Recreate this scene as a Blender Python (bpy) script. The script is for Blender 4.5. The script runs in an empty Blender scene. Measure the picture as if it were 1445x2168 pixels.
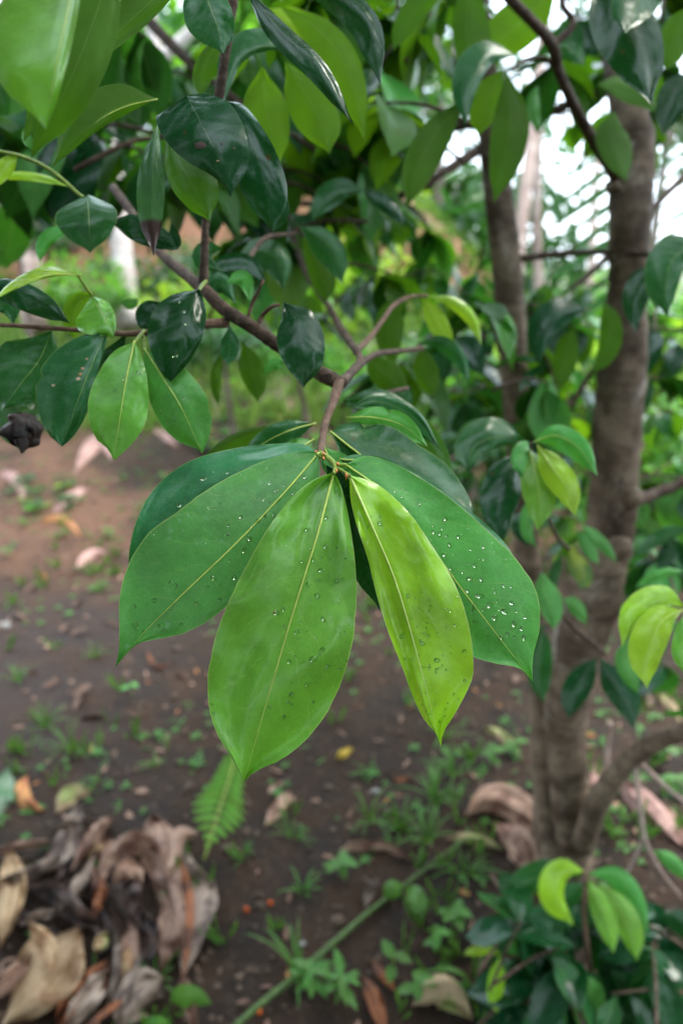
import bpy, math, random
from mathutils import Vector, Matrix, noise, geometry
R = math.radians
random.seed(7)
C = bpy.context.scene.collection
SC = bpy.context.scene

# ------------------------------------------------------------ camera, sky, sun, exposure
F = 1445.0; CX = 722.5; CY = 1084.0; PITCH = R(20); H = 1.3
cd = bpy.data.cameras.new('camera'); cam = bpy.data.objects.new('camera', cd); C.objects.link(cam)
cam.location = (0, 0, H); cam.rotation_euler = (R(90) - PITCH, 0, 0)
cd.sensor_fit = 'VERTICAL'; cd.sensor_height = 36; cd.sensor_width = 24; cd.lens = 24
cd.clip_start = .02; cd.clip_end = 400
cd.dof.use_dof = True; cd.dof.focus_distance = .352; cd.dof.aperture_fstop = 5.0
SC.camera = cam
w = bpy.data.worlds.new('World'); SC.world = w; w.use_nodes = True
nt = w.node_tree; nt.nodes.clear()
N = nt.nodes.new; L = nt.links.new
out = N('ShaderNodeOutputWorld'); bg = N('ShaderNodeBackground'); bg.inputs[1].default_value = .14
sky = N('ShaderNodeTexSky'); sky.sky_type = 'NISHITA'; sky.sun_disc = False
SUN_EL, SUN_AZ = 58, 62
sky.sun_elevation = R(SUN_EL); sky.sun_rotation = R(SUN_AZ); sky.air_density = 1.2; sky.dust_density = 2.5
tc = N('ShaderNodeTexCoord'); nz = N('ShaderNodeTexNoise'); nz.inputs['Scale'].default_value = 2.2; nz.inputs['Detail'].default_value = 5
rp = N('ShaderNodeValToRGB'); rp.color_ramp.elements[0].position = .3; rp.color_ramp.elements[0].color = (.42, .42, .42, 1)
rp.color_ramp.elements[1].position = .62; rp.color_ramp.elements[1].color = (1, 1, 1, 1)
mx = N('ShaderNodeMix'); mx.data_type = 'RGBA'; mx.inputs[7].default_value = (8.5, 9.9, 11.3, 1)
L(tc.outputs['Generated'], nz.inputs['Vector']); L(nz.outputs['Fac'], rp.inputs[0]); L(rp.outputs[0], mx.inputs[0])
L(sky.outputs[0], mx.inputs[6]); L(mx.outputs[2], bg.inputs[0]); L(bg.outputs[0], out.inputs[0])
sd = bpy.data.lights.new('sun', 'SUN'); sd.energy = 1.6; sd.angle = R(22); sd.color = (1, .95, .86)
so = bpy.data.objects.new('sun', sd); C.objects.link(so)
sdir = Vector((math.sin(R(SUN_AZ)) * math.cos(R(SUN_EL)), math.cos(R(SUN_AZ)) * math.cos(R(SUN_EL)), math.sin(R(SUN_EL))))
so.rotation_euler = sdir.to_track_quat('Z', 'Y').to_euler()
SC.view_settings.view_transform = 'Standard'; SC.view_settings.look = 'None'
SC.view_settings.exposure = 1.75; SC.view_settings.gamma = 1
SC.cycles.max_bounces = 8; SC.cycles.transparent_max_bounces = 8; SC.cycles.use_denoising = True
SC.cycles.caustics_reflective = False; SC.cycles.caustics_refractive = False

# ------------------------------------------------------------ helpers
UPV = Vector((0, math.sin(PITCH), math.cos(PITCH))); FWD = Vector((0, math.cos(PITCH), -math.sin(PITCH)))
CAM = Vector((0, 0, H))
def ray(x, y): return Vector((1, 0, 0)) * ((x - CX) / F) + UPV * ((CY - y) / F) + FWD
def P(x, y, d): return CAM + ray(x, y) * d
def dv(y, D): return D / (math.cos(PITCH) + (CY - y) / F * math.sin(PITCH))
def sm(a, b, x):
    t = min(1, max(0, (x - a) / (b - a))); return t * t * (3 - 2 * t)
def hh(x, y):
    h = 0
    r = sm(2.6, 8, y) * (1 - .75 * sm(-.5, 5, x))
    h += r * (1.15 + .0 * x)
    bank = sm(6.6, 7.3, y + .6 * noise.noise(Vector((x * .5, 3, 0)))) * (1 - sm(.3, 2.4, x)) * 1.0
    h += bank + sm(8, 20, y) * 2.2 * (1 - .8 * sm(-1, 6, x))
    a = sm(-1.2, 1.6, y) * (1 - sm(3, 9, abs(x)))
    h += .05 * noise.noise(Vector((x * .9, y * .9, 0))) + .016 * noise.noise(Vector((x * 4, y * 4, 1))) + a * .010 * noise.noise(Vector((x * 15, y * 15, 2)))
    return h
def G(x, y, up=0):
    r = ray(x, y); t = .5; p = CAM + r * t
    while t < 40:
        p = CAM + r * t
        if p.z <= hh(p.x, p.y): break
        t *= 1.01
    lo, hi = t / 1.01, t
    for _ in range(12):
        m = (lo + hi) / 2; p = CAM + r * m
        if p.z <= hh(p.x, p.y): hi = m
        else: lo = m
    p = CAM + r * hi
    return Vector((p.x, p.y, hh(p.x, p.y) + up))
def gd(x, y):
    return (G(x, y) - CAM).dot(FWD)
W = {}
def link(o, parent=None, wloc=None):
    C.objects.link(o)
    if wloc is None: wloc = Vector((0, 0, 0))
    W[o.name] = wloc.copy()
    o.location = wloc - (W[parent.name] if parent else Vector((0, 0, 0)))
    if parent: o.parent = parent
    return o
def tag(o, label=None, cat=None, group=None, kind=None):
    if label: o['label'] = label
    if cat: o['category'] = cat
    if group: o['group'] = group
    if kind: o['kind'] = kind
    return o
def thing(name, label, cat, loc, group=None, kind=None):
    return tag(link(bpy.data.objects.new(name, None), None, loc), label, cat, group, kind)
def mesh(name, verts, faces, mat, uvs=None, smooth=True):
    me = bpy.data.meshes.new(name); me.from_pydata([tuple(v) for v in verts], [], faces)
    me.materials.append(mat)
    if uvs:
        ul = me.uv_layers.new(name='UVMap'); vi = [0] * len(me.loops); me.loops.foreach_get('vertex_index', vi)
        ul.data.foreach_set('uv', [c for i in vi for c in uvs[i]])
    if smooth: me.polygons.foreach_set('use_smooth', [True] * len(me.polygons))
    return me
def obj(name, verts, faces, mat, parent=None, uvs=None, smooth=True, org=None):
    if org is None: org = Vector(verts[0])
    me = mesh(name, [Vector(v) - org for v in verts], faces, mat, uvs, smooth)
    return link(bpy.data.objects.new(name, me), parent, org)
def cat(pts, t):
    n = len(pts) - 1; f = min(max(t, 0), 1) * n; i = min(int(f), n - 1); s = f - i
    p1, p2 = pts[i], pts[i + 1]
    p0 = pts[i - 1] if i > 0 else [2 * a - b for a, b in zip(p1, p2)]
    p3 = pts[i + 2] if i + 2 <= n else [2 * b - a for a, b in zip(p1, p2)]
    return [.5 * (2 * b + (c - a) * s + (2 * a - 5 * b + 4 * c - e) * s * s + (3 * b - a - 3 * c + e) * s ** 3) for a, b, c, e in zip(p0, p1, p2, p3)]
def tube_geo(pts, rad, seg=8, sub=6, rough=.0, cap=True):
    """pts world vectors, rad list"""
    n = (len(pts) - 1) * sub; vs = []; fs = []; uv = []
    rows = [(Vector(cat(pts, i / n)), cat([[r] for r in rad], i / n)[0]) for i in range(n + 1)]
    t0 = (rows[1][0] - rows[0][0]).normalized(); a = t0.orthogonal().normalized(); ln = 0
    for i, (p, r) in enumerate(rows):
        t = (rows[min(i + 1, n)][0] - rows[max(i - 1, 0)][0]).normalized()
        a = (a - t * a.dot(t)).normalized(); b = t.cross(a)
        if i: ln += (p - rows[i - 1][0]).length
        for k in range(seg):
            an = 2 * math.pi * k / seg; q = a * math.cos(an) + b * math.sin(an)
            rr = r * (1 + rough * noise.noise((p + q * r) * (1.2 / max(r, .004))))
            vs.append(p + q * rr); uv.append((k / seg, ln / max(rad[0], .001)))
    for i in range(n):
        for k in range(seg):
            k2 = (k + 1) % seg; fs.append((i * seg + k, i * seg + k2, (i + 1) * seg + k2, (i + 1) * seg + k))
    if cap: fs.append(tuple(range(seg))[::-1]); fs.append(tuple(n * seg + k for k in range(seg)))
    return vs, fs, uv
def tube(name, parent, pts, rad, mat, seg=8, sub=6, rough=.12):
    vs, fs, uv = tube_geo(pts, rad, seg, sub, rough)
    return obj(name, vs, fs, mat, parent, uv, org=Vector(pts[0]))
def ptube(name, parent, pp, mat, seg=8, sub=6, rough=.12):
    """pp: (x px, y px, depth, radius px)"""
    return tube(name, parent, [P(x, y, d) for x, y, d, r in pp], [r / F * d for x, y, d, r in pp], mat, seg, sub, rough)
def prof(t, peak=.5, base=1.0):
    t = min(max(t, 0), 1)
    k = math.log(.5) / math.log(peak); s = t ** k
    f = math.sin(math.pi * s) ** .78
    tip = 1 - .5 * sm(.82, .97, t)
    return f * tip * (.55 + .45 * sm(0, .28, t))

# ------------------------------------------------------------ materials
def newmat(name):
    m = bpy.data.materials.new(name); m.use_nodes = True; m.node_tree.nodes.clear(); return m, m.node_tree
class NB:
    def __init__(s, nt): s.nt = nt
    def n(s, t, **kw):
        o = s.nt.nodes.new(t)
        for k, v in kw.items(): setattr(o, k, v)
        return o
    def set(s, sock, v):
        if isinstance(v, bpy.types.NodeSocket): s.nt.links.new(v, sock)
        elif sock.type == 'RGBA': sock.default_value = (v, v, v, 1) if not isinstance(v, tuple) else (*v[:3], 1)
        else: sock.default_value = v
    def math(s, op, a, b=0, c=None, clamp=False):
        o = s.n('ShaderNodeMath', operation=op, use_clamp=clamp); s.set(o.inputs[0], a); s.set(o.inputs[1], b)
        if c is not None: s.set(o.inputs[2], c)
        return o.outputs[0]
    def ss(s, x, a, b, lo=0, hi=1):
        o = s.n('ShaderNodeMapRange', interpolation_type='SMOOTHSTEP'); s.set(o.inputs[0], x)
        for i, v in enumerate((a, b, lo, hi)): o.inputs[i + 1].default_value = v
        return o.outputs[0]
    def mix(s, f, a, b, blend='MIX'):
        o = s.n('ShaderNodeMix', data_type='RGBA', blend_type=blend); s.set(o.inputs[0], f); s.set(o.inputs[6], a); s.set(o.inputs[7], b); return o.outputs[2]
    def noise(s, vec, scale, detail=3, rough=.5, dist=0):
        o = s.n('ShaderNodeTexNoise'); s.set(o.inputs['Scale'], scale); o.inputs['Detail'].default_value = detail
        o.inputs['Roughness'].default_value = rough; o.inputs['Distortion'].default_value = dist
        if vec is not None: s.set(o.inputs['Vector'], vec)
        return o.outputs[0]
def sc3(c, k): return tuple(min(1, v * k) for v in c)
def leafmat(name, top, under, trans, rough=.32, tf=.35, vein=(.35, .45, .12), veinw=.028, spots=0.0, residue=0.0, lateral=.25, yellow=None, coat=.15, bumps=.35, tipc=None, wob=1.0):
    m, t = newmat(name); b = NB(t)
    uvn = b.n('ShaderNodeUVMap'); sp = b.n('ShaderNodeSeparateXYZ'); b.set(sp.inputs[0], uvn.outputs[0])
    u = b.math('MULTIPLY', b.math('ABSOLUTE', b.math('SUBTRACT', sp.outputs[0], .5)), 2); v = sp.outputs[1]
    tcn = b.n('ShaderNodeTexCoord'); oc = tcn.outputs['Object']
    oi = b.n('ShaderNodeObjectInfo'); rnd = oi.outputs['Random']
    ofs = b.n('ShaderNodeVectorMath', operation='ADD'); b.set(ofs.inputs[0], oc)
    cb = b.n('ShaderNodeCombineXYZ')
    for i in range(3): b.set(cb.inputs[i], b.math('MULTIPLY', rnd, 7.3 + i * 3))
    b.set(ofs.inputs[1], cb.outputs[0]); oc = ofs.outputs[0]
    wv = b.math('MULTIPLY', b.math('SUBTRACT', 1.25, v), veinw)
    rib = b.math('SUBTRACT', 1, b.math('DIVIDE', u, wv), clamp=True)
    rib = b.ss(rib, .0, .55)
    n1 = b.noise(oc, 28, 3); n2 = b.noise(oc, 150, 3, .6); n3 = b.noise(oc, 700, 2, .6)
    lc = b.math('ADD', b.math('SUBTRACT', b.math('MULTIPLY', v, 8.5), b.math('MULTIPLY', u, 1.9)), b.math('MULTIPLY', n1, 2.4))
    fr = b.math('ABSOLUTE', b.math('SUBTRACT', b.math('FRACT', lc), .5))
    lat = b.math('MULTIPLY', b.ss(fr, .028, .0), b.ss(n2, .25, .5))
    pil = b.ss(fr, .0, .5)
    marg = b.ss(u, .972, .995)
    # colour
    c = b.mix(b.ss(n1, .3, .7), sc3(top, .82), sc3(top, 1.2))
    c = b.mix(b.math('MULTIPLY', b.ss(n2, .35, .75), .38), c, sc3(top, 1.6))
    vn = b.n('ShaderNodeTexVoronoi', feature='DISTANCE_TO_EDGE'); b.set(vn.inputs['Vector'], oc); vn.inputs['Scale'].default_value = 330
    net = b.ss(vn.outputs['Distance'], .09, .0); c = b.mix(b.math('MULTIPLY', net, .13), c, vein)
    if yellow: c = b.mix(b.math('MULTIPLY', b.ss(b.noise(oc, 18, 2), .42, .62), .8), c, yellow)
    hs = b.n('ShaderNodeHueSaturation'); b.set(hs.inputs['Hue'], b.math('ADD', .49, b.math('MULTIPLY', rnd, .025)))
    b.set(hs.inputs['Value'], b.math('ADD', .86, b.math('MULTIPLY', rnd, .28))); b.set(hs.inputs['Color'], c); c = hs.outputs[0]
    c = b.mix(b.math('MULTIPLY', lat, lateral), c, vein)
    rr = rough
    if residue:
        pr = b.math('MULTIPLY', b.ss(b.noise(oc, 240, 5, .75), .54, .82), b.ss(b.noise(oc, 40, 3), .42, .7))
        c = b.mix(b.math('MULTIPLY', pr, residue), c, (.42, .55, .45))
    if spots:
        vo = b.n('ShaderNodeTexVoronoi'); b.set(vo.inputs['Vector'], oc); vo.inputs['Scale'].default_value = 60
        sm_ = b.math('MULTIPLY', b.ss(b.math('ADD', vo.outputs['Distance'], b.math('MULTIPLY', n2, .2)), .24, .19), b.ss(b.noise(oc, 30, 1), .55, .6))
        c = b.mix(b.math('MULTIPLY', sm_, spots), c, (.09, .05, .02))
    ct = b.mix(rib, c, vein)
    cu = b.mix(b.math('MULTIPLY', rib, .8), b.mix(n1, sc3(under, .85), sc3(under, 1.15)), sc3(vein, 1.1))
    cu = b.mix(b.math('MULTIPLY', lat, lateral * .7), cu, vein)
    geo = b.n('ShaderNodeNewGeometry'); bf = geo.outputs['Backfacing']
    col = b.mix(bf, ct, cu); col = b.mix(b.math('MULTIPLY', marg, .65), col, sc3(vein, .9))
    if tipc: col = b.mix(b.ss(b.math('ADD', v, b.math('MULTIPLY', n1, .25)), tipc[1], tipc[1] + .06), col, tipc[0])
    pb = b.n('ShaderNodeBsdfPrincipled'); b.set(pb.inputs['Base Color'], col)
    b.set(pb.inputs['Roughness'], b.mix(bf, b.math('ADD', rough - .08, b.math('MULTIPLY', n2, .18)), .6))
    b.set(pb.inputs['Specular IOR Level'], b.math('SUBTRACT', .3, b.math('MULTIPLY', bf, .18)))
    b.set(pb.inputs['Coat Weight'], b.math('MULTIPLY', b.math('SUBTRACT', 1, bf), coat)); pb.inputs['Coat Roughness'].default_value = .22
    tr = b.n('ShaderNodeBsdfTranslucent'); tcx = b.mix(b.ss(n1, .3, .7), sc3(trans, .85), sc3(trans, 1.1))
    tcx = b.mix(b.math('MULTIPLY', rib, .6), tcx, sc3(vein, 1.0))
    if tipc: tcx = b.mix(b.ss(b.math('ADD', v, b.math('MULTIPLY', n1, .25)), tipc[1], tipc[1] + .06), tcx, tipc[0])
    b.set(tr.inputs[0], tcx)
    hgt = b.math('ADD', b.math('MULTIPLY', rib, -.6), b.math('ADD', b.math('MULTIPLY', pil, .5 * bumps), b.math('ADD', b.math('ADD', b.math('MULTIPLY', n2, .45), b.math('MULTIPLY', n1, 2.6 * wob)), b.math('MULTIPLY', n3, .10))))
    bp = b.n('ShaderNodeBump'); bp.inputs['Strength'].default_value = .5; bp.inputs['Distance'].default_value = .0011
    b.set(bp.inputs['Height'], hgt); b.set(pb.inputs['Normal'], bp.outputs[0])
    ms = b.n('ShaderNodeMixShader'); ms.inputs[0].default_value = tf
    t.links.new(pb.outputs[0], ms.inputs[1]); t.links.new(tr.outputs[0], ms.inputs[2])
    o = b.n('ShaderNodeOutputMaterial'); t.links.new(ms.outputs[0], o.inputs[0]); return m
M = {}
M['front'] = leafmat('leaf_fresh_green', (.125, .34, .035), (.10, .25, .03), (.22, .56, .015), rough=.38, tf=.28, coat=.55, wob=1.8, vein=(.5, .6, .16), veinw=.03, residue=.15, lateral=.3)
M['lime'] = leafmat('leaf_lime', (.27, .48, .016), (.24, .43, .03), (.42, .68, .02), rough=.32, tf=.33, coat=.6, wob=2.2, vein=(.62, .68, .25), veinw=.03, lateral=.22)
M['green'] = leafmat('leaf_mid_green', (.07, .275, .055), (.07, .19, .03), (.10, .42, .03), rough=.42, tf=.22, vein=(.4, .52, .14), veinw=.025, residue=1.0, lateral=.22)
M['green2'] = leafmat('leaf_green_clean', (.07, .28, .045), (.07, .19, .03), (.12, .44, .025), rough=.42, tf=.24, vein=(.4, .52, .14), veinw=.025, lateral=.26, residue=.12)
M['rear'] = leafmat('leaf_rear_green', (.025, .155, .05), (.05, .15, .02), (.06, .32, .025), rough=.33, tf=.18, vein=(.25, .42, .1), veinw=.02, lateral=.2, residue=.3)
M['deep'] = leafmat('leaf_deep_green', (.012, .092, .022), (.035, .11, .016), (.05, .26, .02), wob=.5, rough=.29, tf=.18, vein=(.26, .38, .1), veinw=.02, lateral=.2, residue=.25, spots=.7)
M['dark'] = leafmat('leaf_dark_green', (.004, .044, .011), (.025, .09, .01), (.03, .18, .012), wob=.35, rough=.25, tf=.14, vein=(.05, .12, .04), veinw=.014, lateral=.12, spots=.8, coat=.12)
M['olive'] = leafmat('leaf_underside', (.022, .10, .012), (.042, .105, .01), (.12, .31, .008), rough=.5, tf=.42, vein=(.16, .26, .06), veinw=.022, lateral=.25, spots=.4)
M['glow'] = leafmat('leaf_backlit', (.04, .15, .012), (.07, .17, .012), (.24, .5, .01), rough=.5, tf=.5, vein=(.24, .36, .08), veinw=.022, lateral=.2)
M['blotch'] = leafmat('leaf_blotched', (.03, .12, .035), (.1, .2, .05), (.15, .36, .04), rough=.34, tf=.2, vein=(.26, .36, .1), veinw=.02, lateral=.2, spots=1, yellow=(.3, .33, .02))
M['browntip'] = leafmat('leaf_brown_tip', (.03, .11, .03), (.06, .14, .035), (.12, .3, .04), rough=.34, tf=.2, vein=(.2, .3, .08), veinw=.02, tipc=((.05, .022, .015), .86))
def deadmat(name, c1, c2, c3, rough=.7, sx=26):
    m, t = newmat(name); b = NB(t)
    uvn = b.n('ShaderNodeUVMap'); mp = b.n('ShaderNodeMapping'); b.set(mp.inputs[0], uvn.outputs[0]); mp.inputs['Scale'].default_value = (sx, 1.6, 1)
    oi = b.n('ShaderNodeObjectInfo'); tcn = b.n('ShaderNodeTexCoord')
    st = b.noise(mp.outputs[0], 1.6, 4, .6, .6); bl = b.noise(tcn.outputs['Object'], 22, 3)
    c = b.mix(b.ss(st, .3, .7), c1, c2); c = b.mix(b.ss(bl, .48, .66), c, c3)
    hs = b.n('ShaderNodeHueSaturation'); b.set(hs.inputs['Value'], b.math('ADD', .75, b.math('MULTIPLY', oi.outputs['Random'], .5))); b.set(hs.inputs['Color'], c)
    pb = b.n('ShaderNodeBsdfPrincipled'); b.set(pb.inputs['Base Color'], hs.outputs[0]); pb.inputs['Roughness'].default_value = rough
    bp = b.n('ShaderNodeBump'); bp.inputs['Strength'].default_value = .7; bp.inputs['Distance'].default_value = .004; b.set(bp.inputs['Height'], b.math('ADD', st, b.math('MULTIPLY', bl, .4))); b.set(pb.inputs['Normal'], bp.outputs[0])
    tr = b.n('ShaderNodeBsdfTranslucent'); b.set(tr.inputs[0], hs.outputs[0]); ms = b.n('ShaderNodeMixShader'); ms.inputs[0].default_value = .12
    t.links.new(pb.outputs[0], ms.inputs[1]); t.links.new(tr.outputs[0], ms.inputs[2])
    o = b.n('ShaderNodeOutputMaterial'); t.links.new(ms.outputs[0], o.inputs[0]); return m
M['tanlit'] = deadmat('dead_leaf_dull', (.13, .07, .05), (.28, .17, .12), (.09, .05, .035))
M['mauve'] = deadmat('dead_leaf_mauve', (.18, .085, .055), (.60, .38, .27), (.17, .08, .055), .5)
M['tan'] = deadmat('dead_leaf_tan', (.42, .25, .12), (.66, .46, .27), (.28, .14, .06))
M['greyd'] = deadmat('dead_leaf_grey', (.19, .125, .095), (.52, .39, .30), (.11, .07, .055))
M['rust'] = deadmat('dead_leaf_rust', (.22, .06, .025), (.38, .14, .05), (.12, .05, .03))
M['orange'] = deadmat('dead_leaf_orange', (.5, .2, .06), (.55, .28, .1), (.35, .12, .05))
M['pink'] = deadmat('dead_leaf_pink', (.36, .2, .17), (.5, .31, .26), (.28, .15, .13))
M['pale'] = deadmat('fallen_leaf_pale', (.5, .36, .2), (.62, .44, .26), (.3, .35, .1))
M['yellow'] = deadmat('fallen_leaf_yellow', (.65, .42, .04), (.7, .5, .06), (.5, .3, .03))
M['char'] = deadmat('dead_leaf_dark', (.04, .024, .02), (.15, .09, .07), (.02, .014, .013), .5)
M['greypale'] = deadmat('fallen_leaf_pale_green', (.2, .3, .2), (.3, .4, .28), (.12, .25, .12))
def simple(name, col, rough=.6, sc=60, var=.35, bump=.4, bd=.002, spec=.4, col2=None, detail=4):
    m, t = newmat(name); b = NB(t); tcn = b.n('ShaderNodeTexCoord'); n1 = b.noise(tcn.outputs['Object'], sc, detail)
    c = b.mix(b.ss(n1, .3, .7), sc3(col, 1 - var), col2 or sc3(col, 1 + var))
    pb = b.n('ShaderNodeBsdfPrincipled'); b.set(pb.inputs['Base Color'], c); pb.inputs['Roughness'].default_value = rough; pb.inputs['Specular IOR Level'].default_value = spec
    bp = b.n('ShaderNodeBump'); bp.inputs['Strength'].default_value = bump; bp.inputs['Distance'].default_value = bd; b.set(bp.inputs['Height'], n1); b.set(pb.inputs['Normal'], bp.outputs[0])
    o = b.n('ShaderNodeOutputMaterial'); t.links.new(pb.outputs[0], o.inputs[0]); return m
def barkmat(name, c1, c2, lichen, lf=.35, ring=40, sc=14):
    m, t = newmat(name); b = NB(t); tcn = b.n('ShaderNodeTexCoord'); oc = tcn.outputs['Object']
    mp = b.n('ShaderNodeMapping'); b.set(mp.inputs[0], oc); mp.inputs['Scale'].default_value = (1, 1, 5)
    n1 = b.noise(oc, sc, 5, .65); rg = b.noise(mp.outputs[0], ring / 3, 3, .6, .3); fine = b.noise(oc, sc * 12, 3)
    mv = b.n('ShaderNodeMapping'); b.set(mv.inputs[0], oc); mv.inputs['Scale'].default_value = (1, 1, .12); fis = b.noise(mv.outputs[0], sc * 8, 3, .6)
    c = b.mix(b.ss(n1, .35, .65), c1, c2); c = b.mix(b.math('MULTIPLY', b.ss(rg, .5, .62), .4), c, sc3(c1, .6))
    c = b.mix(b.math('MULTIPLY', b.ss(b.noise(oc, sc * .55, 6, .7, .5), .54, .66), lf), c, lichen)
    c = b.mix(b.math('MULTIPLY', b.ss(fis, .4, .3), .5), c, sc3(c1, .45))
    pb = b.n('ShaderNodeBsdfPrincipled'); b.set(pb.inputs['Base Color'], c); pb.inputs['Roughness'].default_value = .75; pb.inputs['Specular IOR Level'].default_value = .3
    bp = b.n('ShaderNodeBump'); bp.inputs['Strength'].default_value = .8; bp.inputs['Distance'].default_value = .004
    b.set(bp.inputs['Height'], b.math('ADD', b.math('ADD', n1, b.math('MULTIPLY', rg, .6)), b.math('ADD', b.math('MULTIPLY', fine, .3), b.math('MULTIPLY', fis, .6)))); b.set(pb.inputs['Normal'], bp.outputs[0])
    o = b.n('ShaderNodeOutputMaterial'); t.links.new(pb.outputs[0], o.inputs[0]); return m
M['bark'] = barkmat('bark_trunk', (.075, .048, .030), (.25, .178, .122), (.42, .36, .29), .8)
M['twig'] = barkmat('bark_branch', (.065, .038, .025), (.16, .10, .07), (.3, .26, .22), .4, ring=160, sc=90)
M['twigl'] = barkmat('bark_young_twig', (.17, .095, .06), (.27, .16, .11), (.3, .25, .2), .3, ring=260, sc=160)
M['barkd'] = barkmat('bark_dark', (.07, .045, .03), (.13, .09, .065), (.2, .19, .16), .5, sc=20)
M['barkpale'] = barkmat('bark_pale', (.3, .25, .22), (.5, .45, .41), (.65, .62, .58), .8, ring=10, sc=5)
M['barkbg'] = barkmat('bark_far', (.13, .09, .07), (.24, .18, .15), (.35, .3, .28), .4, ring=10, sc=5)
M['barkpink'] = barkmat('bark_pinkish', (.25, .17, .14), (.4, .3, .25), (.5, .42, .38), .6, ring=10, sc=4)
M['gtwig'] = simple('green_twig', (.20, .29, .03), .45, 260, .25, .3, .0006)
M['rib'] = simple('leaf_midrib', (.5, .62, .12), .4, 200, .12, .2, .0004)
M['riblime'] = simple('leaf_midrib_pale', (.62, .74, .2), .4, 200, .1, .2, .0004)
M['bud'] = simple('orange_bud_scale', (.5, .16, .04), .5, 400, .3)
M['berry'] = simple('orange_berry', (.55, .085, .006), .3, 200, .2)
M['stone'] = simple('stone', (.24, .23, .22), .8, 60, .3)
M['vine'] = simple('green_stem', (.055, .10, .018), .5, 80, .3)
M['grass'] = leafmat('grass_blade', (.055, .15, .018), (.08, .18, .03), (.17, .35, .03), rough=.5, tf=.3, vein=(.15, .3, .08), lateral=0)
M['weed'] = leafmat('weed_leaf', (.055, .155, .02), (.07, .18, .03), (.16, .36, .03), rough=.5, tf=.3, vein=(.2, .38, .12), lateral=.1)
M['fernm'] = leafmat('fern_leaf', (.16, .36, .06), (.16, .34, .08), (.3, .6, .08), rough=.55, tf=.3, vein=(.25, .4, .14), lateral=0)
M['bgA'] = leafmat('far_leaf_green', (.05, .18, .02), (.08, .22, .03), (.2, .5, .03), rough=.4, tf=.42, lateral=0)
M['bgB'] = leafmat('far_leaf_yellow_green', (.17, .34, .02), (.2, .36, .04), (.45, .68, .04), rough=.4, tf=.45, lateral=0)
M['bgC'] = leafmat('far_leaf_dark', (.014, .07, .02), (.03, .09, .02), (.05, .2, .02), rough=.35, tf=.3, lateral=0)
M['bgD'] = leafmat('palm_leaflet', (.08, .17, .06), (.12, .22, .08), (.2, .38, .09), rough=.4, tf=.3, lateral=0)
M['hillgrass'] = leafmat('hill_grass', (.12, .22, .045), (.14, .24, .05), (.26, .40, .07), rough=.6, tf=.35, lateral=0)
# water
m, t = newmat('water_drop'); b = NB(t)
lw = b.n('ShaderNodeFresnel'); lw.inputs[0].default_value = 1.5
tb = b.n('ShaderNodeBsdfTransparent'); b.set(tb.inputs[0], b.mix(b.ss(lw.outputs[0], .05, .4), (.95, 1, .9), (.42, .62, .3)))  # lens-like darkening of the drop's rim put into the tint
gl = b.n('ShaderNodeBsdfGlossy'); gl.inputs['Roughness'].default_value = .06; gl.inputs[0].default_value = (1, 1, 1, 1)
ms = b.n('ShaderNodeMixShader'); b.set(ms.inputs[0], b.math('MULTIPLY', lw.outputs[0], .42, clamp=True)); t.links.new(tb.outputs[0], ms.inputs[1]); t.links.new(gl.outputs[0], ms.inputs[2])
o = b.n('ShaderNodeOutputMaterial'); t.links.new(ms.outputs[0], o.inputs[0]); M['water'] = m
# soil
m, t = newmat('soil'); b = NB(t)
tcn = b.n('ShaderNodeTexCoord'); oc = tcn.outputs['Object']; sp = b.n('ShaderNodeSeparateXYZ'); b.set(sp.inputs[0], oc)
big = b.noise(oc, 1.1, 4, .6); mid = b.noise(oc, 7, 5, .65); fine = b.noise(oc, 60, 5, .7); vf = b.noise(oc, 260, 3, .7)
c = b.mix(b.ss(mid, .35, .7), (.013, .0068, .0036), (.044, .0235, .0135))
c = b.mix(b.ss(fine, .5, .75), c, (.075, .046, .031))
c = b.mix(b.math('MULTIPLY', b.ss(vf, .68, .76), .6), c, (.16, .12, .09))
lx = b.math('ADD', sp.outputs[0], b.math('MULTIPLY', big, 1.2))
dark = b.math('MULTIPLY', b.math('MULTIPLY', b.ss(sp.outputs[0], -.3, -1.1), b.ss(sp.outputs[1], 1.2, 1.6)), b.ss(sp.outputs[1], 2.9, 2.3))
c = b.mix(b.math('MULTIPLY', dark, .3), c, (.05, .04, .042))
red = b.math('MULTIPLY', b.ss(sp.outputs[1], 2.3, 3.2), b.ss(big, .4, .6))
c = b.mix(b.math('MULTIPLY', red, .8), c, b.mix(mid, (.085, .038, .022), (.19, .10, .062)))
far = b.ss(sp.outputs[1], 4.0, 5.6)
c = b.mix(b.math('MULTIPLY', far, b.ss(b.noise(oc, 2.3, 5, .7), .38, .52)), c, (.085, .125, .04))
geo = b.n('ShaderNodeNewGeometry'); sn = b.n('ShaderNodeSeparateXYZ'); b.set(sn.inputs[0], geo.outputs['True Normal'])
c = b.mix(b.ss(sn.outputs[2], .82, .66), c, b.mix(b.noise(oc, 5, 5, .7), (.18, .07, .035), (.36, .19, .11)))
pb = b.n('ShaderNodeBsdfPrincipled'); b.set(pb.inputs['Base Color'], c); b.set(pb.inputs['Roughness'], b.ss(mid, .3, .7, .55, .85)); pb.inputs['Specular IOR Level'].default_value = .2
bp = b.n('ShaderNodeBump'); bp.inputs['Strength'].default_value = .9; bp.inputs['Distance'].default_value = .012
b.set(bp.inputs['Height'], b.math('ADD', mid, b.math('ADD', b.math('MULTIPLY', fine, .6), b.math('MULTIPLY', vf, .2)))); b.set(pb.inputs['Normal'], bp.outputs[0])
o = b.n('ShaderNodeOutputMaterial'); t.links.new(pb.outputs[0], o.inputs[0]); M['soil'] = m

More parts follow.
